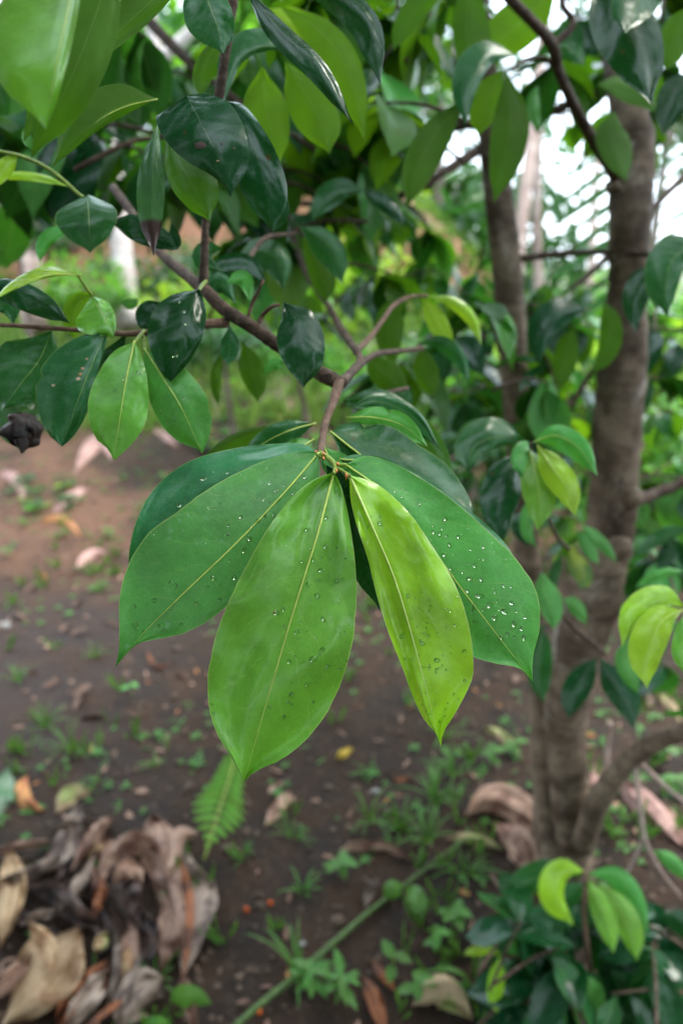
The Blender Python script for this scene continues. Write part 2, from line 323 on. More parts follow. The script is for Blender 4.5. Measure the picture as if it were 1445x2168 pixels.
# ------------------------------------------------------------ ground
def axis(lo, hi, c0, n, k):
    a = math.asinh((lo - c0) * k); e = math.asinh((hi - c0) * k)
    return [c0 + math.sinh(a + (e - a) * i / (n - 1)) / k for i in range(n)]
xs = axis(-90, 90, -.1, 300, 1.3); ys = axis(-60, 120, 1.3, 320, 1.1)
vs = [(x, y, hh(x, y)) for y in ys for x in xs]; nx = len(xs)
fs = [(j * nx + i, j * nx + i + 1, (j + 1) * nx + i + 1, (j + 1) * nx + i) for j in range(len(ys) - 1) for i in range(nx - 1)]
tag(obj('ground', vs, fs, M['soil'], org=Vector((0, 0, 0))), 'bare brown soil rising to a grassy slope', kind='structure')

# ------------------------------------------------------------ far and middle vegetation
def quadleaf(vs, fs, uv, p, d, nrm, ln, wd, droop=.2):
    """a pointed six-vertex leaf"""
    d = d.normalized(); s = d.cross(nrm)
    s = s.normalized() if s.length > 1e-4 else d.orthogonal().normalized(); n = s.cross(d)
    i = len(vs)
    for a, bb, uu in ((0, 0, .5), (.35, 1, 1), (.35, -1, 0), (.7, .8, 1), (.7, -.8, 0), (1, 0, .5)):
        vs.append(p + d * (a * ln) + s * (bb * wd * .5) + n * (-droop * ln * a * a + (.12 * wd if bb else 0))); uv.append((uu, a))
    fs += [(i, i + 1, i + 3, i + 5), (i, i + 5, i + 4, i + 2)]
def rv(): 
    while True:
        v = Vector((random.uniform(-1, 1), random.uniform(-1, 1), random.uniform(-1, 1)))
        if 0 < v.length < 1: return v
def crown_geo(c, r, n, ln, clumps=14, flat=.5):
    vs, fs, uv = [], [], []
    cl = [(Vector(c) + Vector([a * b for a, b in zip(rv(), r)]), random.uniform(.25, .5)) for _ in range(clumps)]
    for _ in range(n):
        cc, k = random.choice(cl); o = rv(); o = o * (.5 + .5 * o.length)
        p = cc + Vector([a * b * k for a, b in zip(o, r)])
        d = (o + rv() * .8 + Vector((0, 0, -.35))); nrm = Vector((random.gauss(0, .5), random.gauss(0, .5), 1))
        l = ln * random.uniform(.6, 1.25); quadleaf(vs, fs, uv, p, d, nrm, l, l * .42)
    return vs, fs, uv, cl
def bush(name, px, py, d, rx, rz, n, ln, mat, label, catg, group=None, trunk=True, clumps=14, bmat='barkbg', tr=None):
    c = P(px, py, d); g = hh(c.x, c.y); base = Vector((c.x + random.uniform(-.1, .1), c.y, g))
    t_ = thing(name, label, catg, base, group)
    vs, fs, uv, cl = crown_geo(c, (rx, rx, rz), n, ln, clumps)
    obj('crown', vs, fs, M[mat], t_, uv, org=c)
    if trunk:
        r = tr or max(.015, rx * .06); m_ = (base + c) / 2 + Vector((random.uniform(-.1, .1) * rx, 0, 0))
        tube('trunk', t_, [base - Vector((0, 0, .05)), m_, c], [r * 1.3, r, r * .6], M[bmat], 8, 5)
        vs, fs = [], []
        for cc, k in cl[:7]:
            a, f2, _ = tube_geo([c.lerp(m_, .3), (c + cc) / 2 + Vector((0, 0, .05 * rx)), cc], [r * .5, r * .3, r * .12], 5, 3, 0, False); o_ = len(vs)
            vs += a; fs += [tuple(q + o_ for q in f) for f in f2]
        obj('limbs', vs, fs, M[bmat], t_, org=c)
    return t_
BG = [
 # px, py, d, rx, rz, n, leaf, mat, label
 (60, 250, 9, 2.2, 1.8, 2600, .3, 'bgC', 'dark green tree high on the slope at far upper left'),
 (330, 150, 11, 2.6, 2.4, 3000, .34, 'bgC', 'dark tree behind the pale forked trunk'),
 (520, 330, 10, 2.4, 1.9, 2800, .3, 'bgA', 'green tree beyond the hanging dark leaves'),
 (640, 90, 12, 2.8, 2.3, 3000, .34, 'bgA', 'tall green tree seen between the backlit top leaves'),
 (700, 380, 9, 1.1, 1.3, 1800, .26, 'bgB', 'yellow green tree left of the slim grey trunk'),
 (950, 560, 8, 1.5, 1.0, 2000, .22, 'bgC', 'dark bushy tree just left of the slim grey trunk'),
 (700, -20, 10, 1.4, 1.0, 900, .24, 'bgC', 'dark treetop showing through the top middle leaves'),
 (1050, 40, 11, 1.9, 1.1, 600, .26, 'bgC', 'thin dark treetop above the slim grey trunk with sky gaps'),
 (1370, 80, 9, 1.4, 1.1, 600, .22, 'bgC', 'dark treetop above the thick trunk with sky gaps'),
 (640, 620, 7.5, 1.2, .6, 1700, .14, 'bgA', 'green thicket below the middle branches'),
 (880, 660, 6.5, 1.1, .6, 2000, .13, 'bgB', 'yellow green shrub behind the arching lime leaves'),
 (1160, 740, 6.0, 1.0, .32, 1400, .13, 'bgA', 'green shrub between the two trunks under the sky gap'),
 (1400, 700, 5.5, .8, .4, 1700, .12, 'bgA', 'green shrub right of the thick trunk'),
 (1420, 830, 4.0, .5, .5, 1500, .1, 'bgB', 'yellow green shrub at the right edge beside the thick trunk'),
 (1180, 800, 4.5, .6, .4, 1500, .1, 'bgB', 'light green shrub between the two trunks at mid height'),
 (940, 830, 4.6, .6, .35, 1500, .09, 'bgA', 'green shrub behind the blue sheened leaf'),
 (1000, 960, 3.4, .3, .25, 700, .08, 'bgC', 'dark low shrub left of the slim trunk foot'),
 (1400, 1020, 3.0, .32, .3, 800, .08, 'bgA', 'leafy low shrub at the right edge beyond the thick trunk'),
 (940, 240, 7.5, .6, .5, 330, .13, 'bgC', 'sparse dark treetop speckling the sky left of the slim grey trunk'),
 (1420, 250, 7, .5, .5, 260, .13, 'bgC', 'sparse dark tree crown speckling the sky at the right edge'),
 (40, 560, 6.5, .7, .4, 900, .12, 'bgA', 'low green bush on the slope at the left edge'),
 (420, 500, 7.5, .7, .35, 900, .12, 'bgA', 'low green bush on top of the reddish bank'),
 (560, 480, 9, 1.0, .6, 1300, .16, 'bgB', 'pale green bush on the slope above the reddish bank'),
 (30, 470, 4.6, .35, .25, 700, .08, 'bgC', 'dark low shrub at the left edge before the brownish trunk'),
 (180, 600, 4.4, .3, .2, 600, .07, 'bgA', 'small green shrub left of the whitish trunk foot'),
 (370, 640, 5.0, .4, .18, 700, .07, 'bgB', 'pale weedy shrub at the foot of the reddish bank'),
 (470, 720, 4.0, .28, .12, 600, .06, 'bgC', 'low dark weedy shrub on the slope under the middle branch'),
 (620, 760, 4.2, .3, .12, 600, .06, 'bgA', 'low green weedy shrub just left of the branch fork'),
 (340, 560, 5.6, .5, .22, 800, .08, 'bgC', 'dark shrub growing out of the reddish bank'),
 (860, 780, 3.8, .3, .16, 600, .06, 'bgC', 'low dark shrub right of the branch fork'),
 (560, 620, 5.2, .45, .3, 900, .08, 'bgA', 'shrub beyond the fork of the middle branch'),
 (150, 430, 9, .9, .5, 900, .18, 'bgA', 'green bush beside the pale trunks on the slope'),
]
for (px, py, d, rx, rz, n, ln, mt, lb) in BG:
    cat_ = 'shrub' if 'shrub' in lb or 'bush ' in lb or 'thicket' in lb else 'tree'
    bush('shrub' if cat_ == 'shrub' else 'tree', px, py, d, rx, rz, n, ln, mt, lb, cat_, 'trees and shrubs behind the clearing', tr=.05 if cat_ == 'tree' else None)
def bare_trunk(label, pp, mat, name='tree'):
    base = G(*pp[0][:2]) if pp[0][2] is None else P(*pp[0][:3])
    d0 = (base - CAM).dot(FWD)
    pts = [(x, y, d0 if d is None else d, r) for x, y, d, r in pp]
    t_ = thing(name, label, 'tree', base, 'trees and shrubs behind the clearing')
    ptube('trunk', t_, pts, M[mat], 10, 5, .15); return t_
t_ = bare_trunk('pale whitish trunk standing on the slope at left, behind the small oval leaf', [(270, 690, 4.6, 24), (262, 560, 4.7, 22), (240, 400, 4.9, 24), (215, 250, 5.2, 26), (150, 60, 5.6, 30), (120, -60, 5.8, 30)], 'barkpale')
ptube('limb', t_, [(215, 260, 5.2, 16), (290, 170, 5.2, 15), (380, 90, 5.2, 13), (440, 30, 5.2, 10)], M['barkpale'])
ptube('limb', t_, [(330, 130, 5.2, 15), (322, 60, 5.2, 13), (300, -40, 5.2, 11)], M['barkpale'])
bare_trunk('broad pinkish grey trunk behind the upper left leaves', [(120, 520, 6.2, 42), (150, 330, 6.5, 50), (190, 180, 6.8, 48), (220, 0, 7, 40), (230, -80, 7, 38)], 'barkpink')
bare_trunk('brownish trunk rising at the left edge of the slope', [(75, 700, 5.2, 26), (66, 560, 5.3, 24), (62, 420, 5.5, 24), (40, 200, 5.8, 22), (30, -40, 6, 20)], 'barkpink')
bare_trunk('slim pale leaning trunk just right of the slim grey trunk', [(1085, 900, 5, 9), (1090, 640, 5.2, 11), (1108, 430, 5.4, 13), (1130, 250, 5.6, 12), (1160, -40, 6, 9)], 'barkpink')
bare_trunk('thin dark trunk seen between the two main trunks', [(1150, 900, 6, 8), (1140, 640, 6.2, 10), (1135, 420, 6.4, 10), (1145, 100, 6.8, 8)], 'barkbg')
bare_trunk('thin greyish trunk leaning between the trunks at mid height', [(1215, 960, 5, 7), (1230, 800, 5.2, 8), (1245, 640, 5.4, 8), (1265, 300, 5.8, 6)], 'barkpink')
# palms
def frond_geo(base, dirv, length, nl, ll, droop=.5, wide=.06, upv=Vector((0, 0, 1))):
    pts = []; side = dirv.cross(upv).normalized()
    for i in range(9):
        s = i / 8; pts.append(base + dirv * (length * s) + Vector((0, 0, -droop * length * s * s)))
    vs, fs, uv = tube_geo(pts, [.02 * (1 - .8 * i / 8) + .002 for i in range(9)], 5, 2, 0)
    lv, lf, lu = [], [], []
    for i in range(nl):
        s = .12 + .86 * i / nl; q = Vector(cat(pts, s)); q2 = Vector(cat(pts, s + .02)); dd = (q2 - q).normalized()
        for sg in (-1, 1):
            k = math.sin(math.pi * (s * .85 + .1)) ** .6 * ll * random.uniform(.9, 1.1)
            quadleaf(lv, lf, lu, q, side * sg + dd * .75 + Vector((0, 0, -.25)), Vector((0, 0, 1)), k, wide, .35)
    return (vs, fs, uv), (lv, lf, lu)
def palm(px, py, d, th, nf, fl, label, mat='bgD', seed=1):
    random.seed(seed); top = P(px, py, d); base = Vector((top.x + .3, top.y, hh(top.x, top.y)))
    t_ = thing('palm_tree', label, 'palm tree', base, 'palms behind the trees')
    tube('trunk', t_, [base, (base + top) / 2 + Vector((.1, 0, 0)), top], [.12, .09, .08], M['barkbg'], 8, 6)
    for k in range(nf):
        a = 2 * math.pi * k / nf + random.uniform(-.2, .2); e = random.uniform(.1, 1.1)
        (v1, f1, u1), (v2, f2, u2) = frond_geo(top, Vector((math.cos(a) * math.cos(e), math.sin(a) * math.cos(e), math.sin(e))), fl * random.uniform(.8, 1.1), 30, fl * .28, .55, .05)
        fr = obj('frond', v1, f1, M['vine'], t_, u1, org=top); obj('leaflets', v2, f2, M[mat], fr, v2 and u2, org=top)
palm(960, 430, 11, 3, 15, 1.5, 'pale green palm left of the slim grey trunk', 'bgD', 3)
palm(640, 180, 10.5, 3, 13, 2.0, 'palm behind the backlit leaves at top middle', 'bgD', 8)
# the near fronds with leaflets one can count
def near_frond(label, rach, d, leaf, mat='bgC'):
    t_ = thing('palm_frond', label, 'palm frond', P(*rach[0], d), 'palm fronds against the bright sky')
    ptube('rachis', t_, [(x, y, d, 5) for x, y in rach], M['barkbg'])
    for (x0, y0, x1, y1, wd) in leaf:
        a, e = P(x0, y0, d), P(x1, y1, d * 1.04); ln = (e - a).length
        vs, fs, uv = [], [], []
        quadleaf(vs, fs, uv, a, e - a, Vector((.2, -.8, .6)), ln, wd / F * d, .06)
        obj('leaflet', vs, fs, M[mat], t_, uv)
lf = []
for i in range(10):
    y = 290 + i * 38; lf.append((1335, y, 1150 + i * 2 + random.uniform(-9, 9), y + 118 + random.uniform(-6, 6), 14 + (i % 3) * 3))
near_frond('drooping dark palm frond fanned across the bright sky left of the thick trunk', [(1345, 230), (1338, 420), (1330, 680)], 3.4, lf)
lf = []
for i in range(10):
    y = 330 + i * 31; lf.append((1520, y - 70, 1372 + random.uniform(-6, 6), y + random.uniform(-6, 6), 13 + (i % 2) * 3))
near_frond('dark palm frond fanned across the sky right of the thick trunk', [(1525, 200), (1520, 400), (1530, 620)], 3.6, lf)

# ------------------------------------------------------------ the two near trees
def trunkpts(pp): return pp
TR1 = thing('tree', 'slim grey brown trunk rising between the hero leaves and the thick trunk', 'tree', G(1172, 1830), 'slender trees at the right of the clearing')
tb = (G(1172, 1830) - CAM).dot(FWD)
ptube('trunk', TR1, [(1168, 1850, tb, 45), (1165, 1720, dv(1720, 1.22), 38), (1158, 1600, dv(1600, 1.24), 34), (1145, 1450, dv(1450, 1.26), 29), (1128, 1300, dv(1300, 1.28), 26), (1112, 1150, dv(1150, 1.3), 26), (1100, 980, dv(980, 1.3), 27), (1088, 800, dv(800, 1.3), 28), (1078, 640, dv(640, 1.3), 31), (1062, 480, dv(480, 1.3), 31), (1045, 340, dv(340, 1.32), 28), (1030, 180, dv(180, 1.34), 24), (1015, 0, dv(0, 1.36), 20), (1005, -150, dv(-150, 1.4), 17)], M['bark'], 20, 8, .1)
D1 = 1.25
ptube('branch', TR1, [(1040, 300, 1.24, 13), (985, 335, 1.15, 11), (930, 370, 1.1, 9), (860, 410, 1.1, 8), (760, 428, 1.15, 7), (640, 432, 1.25, 6)], M['twig'])
ptube('branch', TR1, [(1095, 548, 1.22, 9), (1180, 538, 1.2, 7), (1290, 534, 1.1, 6), (1400, 540, 1.05, 6), (1500, 540, 1.0, 5)], M['twig'])
ptube('branch', TR1, [(1033, 252, 1.3, 12), (960, 268, 1.35, 12), (880, 275, 1.4, 12), (800, 262, 1.45, 11), (720, 250, 1.5, 9)], M['twig'])
TR2 = thing('tree', 'thick brown trunk with pale lichen patches, bent low down, at right', 'tree', G(1212, 1860), 'slender trees at the right of the clearing')
tb2 = (G(1212, 1860) - CAM).dot(FWD)
ptube('trunk', TR2, [(1215, 1880, tb2, 42), (1214, 1790, dv(1790, 1.17), 38), (1206, 1680, dv(1680, 1.17), 40), (1196, 1560, dv(1560, 1.17), 42), (1204, 1440, dv(1440, 1.17), 50), (1232, 1330, dv(1330, 1.17), 56), (1268, 1210, dv(1210, 1.18), 54), (1295, 1080, dv(1080, 1.18), 50), (1302, 950, dv(950, 1.18), 49), (1312, 820, dv(820, 1.18), 50), (1322, 700, dv(700, 1.18), 44), (1326, 600, dv(600, 1.18), 38), (1330, 500, dv(500, 1.18), 40), (1336, 400, dv(400, 1.2), 44), (1342, 300, dv(300, 1.22), 40), (1322, 200, dv(200, 1.26), 34), (1300, 90, dv(90, 1.32), 28), (1285, -80, dv(-80, 1.4), 22)], M['bark'], 24, 8, .12)
for (kx, ky, kd, kr) in ((1318, 1160, 1.135, 26), (1302, 395, 1.09, 15), (1345, 1055, 1.15, 22)):
    vs, fs, uv = tube_geo([P(kx - 10, ky, kd + .02), P(kx, ky, kd - .01), P(kx + 3, ky + 2, kd - .02)], [kr / F * kd, kr * .8 / F * kd, kr * .3 / F * kd], 10, 4, .3)
    obj('knot', vs, fs, M['bark'], TR2, uv)
ptube('branch', TR2, [(1232, 1790, 1.42, 24), (1262, 1700, 1.38, 23), (1310, 1630, 1.33, 21), (1370, 1580, 1.28, 20), (1450, 1545, 1.22, 19), (1560, 1500, 1.15, 24)], M['bark'], 14, 6)
ptube('branch', TR2, [(1315, 395, 1.12, 14), (1262, 310, 1.0, 12), (1215, 225, .92, 11), (1183, 155, .86, 11), (1168, 95, .82, 12), (1125, 45, .78, 11), (1050, -30, .75, 10)], M['twig'], 10)
ptube('branch', TR2, [(1170, 95, .82, 8), (1212, 52, .82, 7), (1190, 12, .82, 6), (1186, -30, .82, 6)], M['twig'])
ptube('branch', TR2, [(1183, 150, .86, 6), (1150, 124, .84, 5), (1110, 128, .8, 4), (1080, 148, .77, 3)], M['twig'])
ptube('branch', TR2, [(1315, 190, 1.27, 11), (1240, 205, 1.3, 11), (1170, 235, 1.32, 10), (1110, 250, 1.35, 9)], M['twig'])
ptube('branch', TR2, [(1345, 1060, 1.18, 14), (1400, 1040, 1.2, 12), (1480, 1005, 1.2, 10)], M['twig'])
ptube('branch', TR2, [(1395, 215, 1.05, 8), (1445, 200, 1.0, 8), (1520, 160, .95, 8)], M['twig'])
ptube('branch', TR2, [(1280, 1385, 1.15, 5), (1215, 1330, 1.0, 5), (1180, 1300, .98, 4), (1150, 1340, .98, 4)], M['twig'])
ptube('branch', TR2, [(1162, 930, 1.25, 6), (1200, 870, 1.2, 7), (1250, 790, 1.2, 6), (1300, 720, 1.2, 5)], M['twig'])
ptube('branch', TR2, [(1255, 1180, 1.1, 5), (1200, 1160, .95, 5), (1165, 1110, .8, 4), (1128, 1000, .66, 4), (1122, 938, .6, 3)], M['twig'])

# ------------------------------------------------------------ leaves
def hitw(x, y, nx, ny, poly):
    best = None
    for (ax, ay), (bx, by) in zip(poly, poly[1:]):
        ex, ey = bx - ax, by - ay; den = nx * ey - ny * ex
        if abs(den) < 1e-9: continue
        t = ((ax - x) * ey - (ay - y) * ex) / den; u = ((ax - x) * ny - (ay - y) * nx) / den
        if -1e-6 <= u <= 1 + 1e-6 and t >= 0 and (best is None or t < best): best = t
    return best
def smoothpoly(p):
    n = (len(p) - 1) * 6; return [cat(p, i / n) for i in range(n + 1)]
def leafgeo(mid, d, wA, wB, zA=.25, zB=.25, peak=.5, nu=4, nv=14, wav=.0, seed=0, twist=0., notch=None, oA=None, oB=None, crk=0):
    oA = smoothpoly(oA) if oA else None; oB = smoothpoly(oB) if oB else None; tab = {}
    if oA or oB:
        for sg, po in ((1, oA), (-1, oB)):
            if not po: continue
            ws = []
            for i in range(nv + 1):
                v = i / nv; x, y = cat(mid, v); x2, y2 = cat(mid, min(1, v + .04)); x1, y1 = cat(mid, max(0, v - .04)); dx, dy = x2 - x1, y2 - y1; l = math.hypot(dx, dy)
                ws.append(hitw(x, y, dy / l * sg, -dx / l * sg, po))
            ws[0] = 0; ws[-1] = 0; lim = 1.6 * (wA if sg > 0 else wB)
            ws = [None if (q is not None and q > lim) else q for q in ws]
            for i in range(nv + 1):
                if ws[i] is None:
                    a = max(k for k in range(i) if ws[k] is not None); e = min(k for k in range(i, nv + 1) if ws[k] is not None)
                    ws[i] = ws[a] + (ws[e] - ws[a]) * (i - a) / (e - a)
            tab[sg] = ws
    n = len(mid); ds = list(d) if isinstance(d, (tuple, list)) else [d]
    rows = []
    pts3 = []
    for i in range(nv + 1):
        v = i / nv; v2 = v ** 1.0
        x, y = cat(mid, v2); x2, y2 = cat(mid, min(1, v2 + .02)); x1, y1 = cat(mid, max(0, v2 - .02))
        dx, dy = x2 - x1, y2 - y1; l = math.hypot(dx, dy) or 1; nx_, ny_ = dy / l, -dx / l
        dd = cat([[a] for a in ds], v2)[0] if len(ds) > 1 else ds[0]
        w_ = prof(v, peak)
        row = []
        for k in range(-nu, nu + 1):
            s = k / nu; sg = 1 if s > 0 else -1; ws = wA if s > 0 else wB; z = zA if s > 0 else zB
            ww = (tab[sg][i] if sg in tab else ws * w_) * (1 + .012 * noise.noise(Vector((v * 9, seed * 3.1, sg))) + .012 * noise.noise(Vector((v * 31, seed * 3.1, sg))))
            if abs(s) > .99 and notch and sg == notch[0]:
                ww *= 1 - notch[2] * max(0, 1 - abs(v - notch[1]) / .05)
            px, py = x + nx_ * ww * abs(s) * sg, y + ny_ * ww * abs(s) * sg
            dep = dd + z * (ww / F * dd) * abs(s) ** 1.35 + twist * (v - .3) * (ww * s / F * dd)
            if crk: dep += crk * math.sin(s * 8.5 + v * 3 + seed) * min(1, 4 * v) * (1 - v * .6)
            if wav: dep += .28 * wav * abs(s) * noise.noise(Vector((s * 2.2 + seed, v * 9, seed * 2)));  dep += wav * (abs(s) * .9 + .1) * noise.noise(Vector((s * 1.3 + seed * 5, v * 3.6, seed)))
            row.append((px, py, dep))
        rows.append(row)
    return rows
LEAFN = [0]
def leaf(parent, mid, d, wA, wB, mat, zA=.25, zB=.25, peak=.5, flip=False, nu=4, nv=14, wav=.004, ribmat=None, label=None, twist=0., name='leaf', notch=None, oA=None, oB=None, crk=0):
    LEAFN[0] += 1; seed = LEAFN[0]
    rows = leafgeo(mid, d, wA, wB, zA, zB, peak, nu, nv, wav, seed * .37, twist, notch, oA, oB, crk)
    vs = [P(*q) for r in rows for q in r]; m_ = 2 * nu + 1
    uv = [(k / (m_ - 1), i / nv) for i in range(nv + 1) for k in range(m_)]
    fs = [(i * m_ + k, i * m_ + k + 1, (i + 1) * m_ + k + 1, (i + 1) * m_ + k) for i in range(nv) for k in range(m_ - 1)]
    # first and last rows are collapsed points; keep faces, they are slivers
    i = nv // 2; a, b_, c_ = vs[i * m_ + nu], vs[i * m_ + nu + 1], vs[(i + 1) * m_ + nu]
    nrm = (b_ - a).cross(c_ - a)
    if (nrm.dot(CAM - a) < 0) != flip: fs = [f[::-1] for f in fs]
    o_ = obj(name, vs, fs, M[mat], parent, uv, org=vs[nu])
    if label: o_['label'] = label
    if ribmat:
        rp_ = [vs[i * m_ + nu] for i in range(0, nv + 1, 2)]; sc_ = cat([[x] for x in (d if isinstance(d, (tuple, list)) else [d, d])], .3)[0] / F
        off = (CAM - rp_[len(rp_) // 2]).normalized() * (.00015 if not flip else -.0002)
        v2, f2, u2 = tube_geo([q + off for q in rp_], [ribmat[1] * sc_ * (.10 + .9 * (1 - k / (len(rp_) - 1)) ** 1.4) for k in range(len(rp_))], 6, 2, 0)
        obj('midrib', v2, f2, M[ribmat[0]], o_, u2)
    return o_, (vs, m_, nu, nv)
def drops(o_, g, spots, seed=1):
    """spots: (x px, y px, radius px) -> domes sitting on the leaf"""
    vs, m_, nu, nv = g; rnd = random.Random(seed); proj = []
    for v in vs:
        r = v - CAM; dd = r.dot(FWD); proj.append((CX + r.x / dd * F, CY - r.dot(UPV) / dd * F, dd))
    sv, sf = [], []
    for (x, y, r) in spots:
        for i in range(nv):
            hit = None
            for k in range(m_ - 1):
                q = [i * m_ + k, i * m_ + k + 1, (i + 1) * m_ + k + 1, (i + 1) * m_ + k]
                for tri in ((q[0], q[1], q[2]), (q[0], q[2], q[3])):
                    (ax, ay, _), (bx, by, _), (cx, cy, _) = [proj[j] for j in tri]
                    den = (by - cy) * (ax - cx) + (cx - bx) * (ay - cy)
                    if abs(den) < 1e-6: continue
                    l1 = ((by - cy) * (x - cx) + (cx - bx) * (y - cy)) / den; l2 = ((cy - ay) * (x - cx) + (ax - cx) * (y - cy)) / den; l3 = 1 - l1 - l2
                    if min(l1, l2, l3) > -.01: hit = (tri, l1, l2, l3); break
                if hit: break
            if hit: break
        if not hit: continue
        tri, l1, l2, l3 = hit; p = vs[tri[0]] * l1 + vs[tri[1]] * l2 + vs[tri[2]] * l3
        n = (vs[tri[1]] - vs[tri[0]]).cross(vs[tri[2]] - vs[tri[0]]).normalized()
        if n.dot(CAM - p) < 0: n.negate()
        rad = r / F * (p - CAM).dot(FWD); a = n.orthogonal().normalized(); a = Matrix.Rotation(rnd.uniform(0, 6.28), 3, n) @ a; c2 = n.cross(a)
        el = rnd.uniform(.8, 1.35); V, Fc = [], []; sg, rn = 10, 4; ht = rnd.uniform(.5, .7)
        for j in range(rn):
            th = math.pi / 2 * j / rn
            for q in range(sg):
                an = 2 * math.pi * q / sg; wob = 1 + .12 * math.sin(2 * an + r) + .07 * math.sin(3 * an)
                V.append(p + a * (rad * el * wob * math.cos(th) * math.cos(an)) + c2 * (rad / el * wob * math.cos(th) * math.sin(an)) + n * (rad * ht * math.sin(th) + .00006))
        V.append(p + n * (rad * ht)); V.append(p + n * .00005)
        for j in range(rn - 1):
            for q in range(sg): Fc.append((j * sg + q, j * sg + (q + 1) % sg, (j + 1) * sg + (q + 1) % sg, (j + 1) * sg + q))
        for q in range(sg): Fc.append(((rn - 1) * sg + q, (rn - 1) * sg + (q + 1) % sg, rn * sg)); Fc.append(((q + 1) % sg, q, rn * sg + 1))
        if r >= 4.6: obj('water_drop', V, Fc, M['water'], o_)
        else:
            b0 = len(sv); sv += V; sf += [tuple(z + b0 for z in f) for f in Fc]
    if sv: tag(obj('small_water_drops', sv, sf, M['water'], o_), kind='stuff')

# ---- central branch (in focus)
BR = thing('leafy_branch', 'long leafy branch whose fan of big wet leaves hangs in focus at centre', 'branch', P(715, 810, .47))
ptube('bark', BR, [(240, 398, .66, 9), (290, 465, .60, 9), (340, 535, .55, 10), (385, 575, .52, 11), (430, 612, .49, 13), (475, 655, .48, 14), (530, 690, .47, 14), (590, 733, .47, 14), (650, 775, .47, 14), (690, 797, .465, 16), (722, 812, .46, 15)], M['twig'], 14, 8, .2)
ptube('twig', BR, [(718, 806, .462, 12), (706, 850, .44, 9), (690, 890, .42, 8), (683, 925, .40, 8), (677, 962, .375, 8)], M['twigl'], 12, 6, .15)
ptube('green_twig', BR, [(676, 958, .376, 6), (692, 968, .37, 6), (704, 978, .365, 5.5), (709, 990, .362, 4.6), (716, 993, .36, 4), (728, 999, .357, 4), (740, 1008, .354, 4)], M['gtwig'], 10, 4, .1)
ptube('green_twig', BR, [(709, 981, .364, 4.5), (718, 984, .363, 4.5), (732, 984, .362, 4)], M['gtwig'], 8)
ptube('green_twig', BR, [(709, 992, .36, 4.5), (708, 997, .357, 4.2), (706, 1003, .353, 3.8)], M['gtwig'], 8)
ptube('green_twig', BR, [(680, 966, .374, 4), (676, 968, .372, 3.6), (670, 962, .37, 3)], M['gtwig'], 8)
for (x, y, d) in ((732, 1003, .352), (684, 968, .366), (711, 994, .356), (668, 955, .374), (684, 958, .370), (714, 979, .36)):
    vs, fs, uv = tube_geo([P(x, y, d), P(x + 1, y + 5, d - .001), P(x, y + (13 if x > 730 else 6), d)], [2.4 / F * d, 2.6 / F * d, .8 / F * d], 7, 3, .2)
    obj('bud_scale', vs, fs, M['bud'], BR, uv)
ptube('twig', BR, [(430, 612, .49, 11), (433, 540, .485, 9), (436, 460, .48, 8), (450, 330, .47, 9), (462, 220, .46, 10), (478, 110, .45, 10), (497, -30, .44, 11)], M['twig'], 10, 6)
ptube('twig', BR, [(480, 683, .48, 11), (400, 690, .46, 9), (310, 704, .45, 7), (240, 706, .44, 6), (180, 700, .44, 5), (100, 694, .44, 5), (40, 690, .44, 5), (-40, 686, .44, 4)], M['twigl'], 10, 6)
ptube('twig', BR, [(722, 812, .46, 12), (748, 785, .5, 9), (790, 752, .58, 7), (840, 744, .66, 6), (895, 738, .72, 5)], M['twig'])
ptube('twig', BR, [(738, 795, .49, 9), (762, 760, .54, 8), (748, 735, .58, 8), (718, 690, .68, 8), (690, 640, .8, 7), (640, 560, .95, 7), (600, 440, 1.2, 7)], M['twig'])
ptube('twig', BR, [(752, 745, .57, 7), (785, 712, .62, 6), (808, 680, .66, 5), (835, 645, .70, 5), (870, 628, .73, 4), (905, 627, .75, 3)], M['twigl'])
ptube('twig', BR, [(760, 838, .58, 3), (810, 832, .6, 4), (862, 822, .64, 4)], M['twig'])
ptube('twig', BR, [(545, 690, .47, 5), (558, 665, .47, 5), (575, 650, .46, 4), (592, 645, .46, 3)], M['twigl'])
ptube('twig', BR, [(525, 672, .47, 4), (535, 640, .47, 4), (550, 610, .46, 3), (558, 592, .46, 3)], M['twigl'])
ptube('twig', BR, [(520, 560, .62, 5), (560, 505, .66, 5), (620, 495, .7, 4), (632, 480, .7, 3)], M['twig'])
ptube('green_twig', BR, [(-20, 318, .5, 3.5), (40, 330, .5, 4), (90, 350, .5, 4), (130, 378, .5, 4), (168, 412, .5, 3.5), (185, 420, .5, 3)], M['gtwig'])
ptube('green_twig', BR, [(165, 583, .43, 3), (185, 612, .435, 3.4), (200, 640, .44, 3), (188, 690, .44, 3)], M['gtwig'])
ptube('green_twig', BR, [(306, 700, .44, 3.5), (296, 712, .435, 3.6), (285, 726, .43, 3.4)], M['gtwig'])
ptube('green_twig', BR, [(300, 704, .44, 3.4), (306, 722, .437, 3.4), (306, 742, .43, 3)], M['gtwig'])
ptube('green_twig', BR, [(436, 596, .47, 4), (428, 604, .45, 4), (420, 616, .44, 3.4)], M['gtwig'])
HN = dict(nu=9, nv=44)
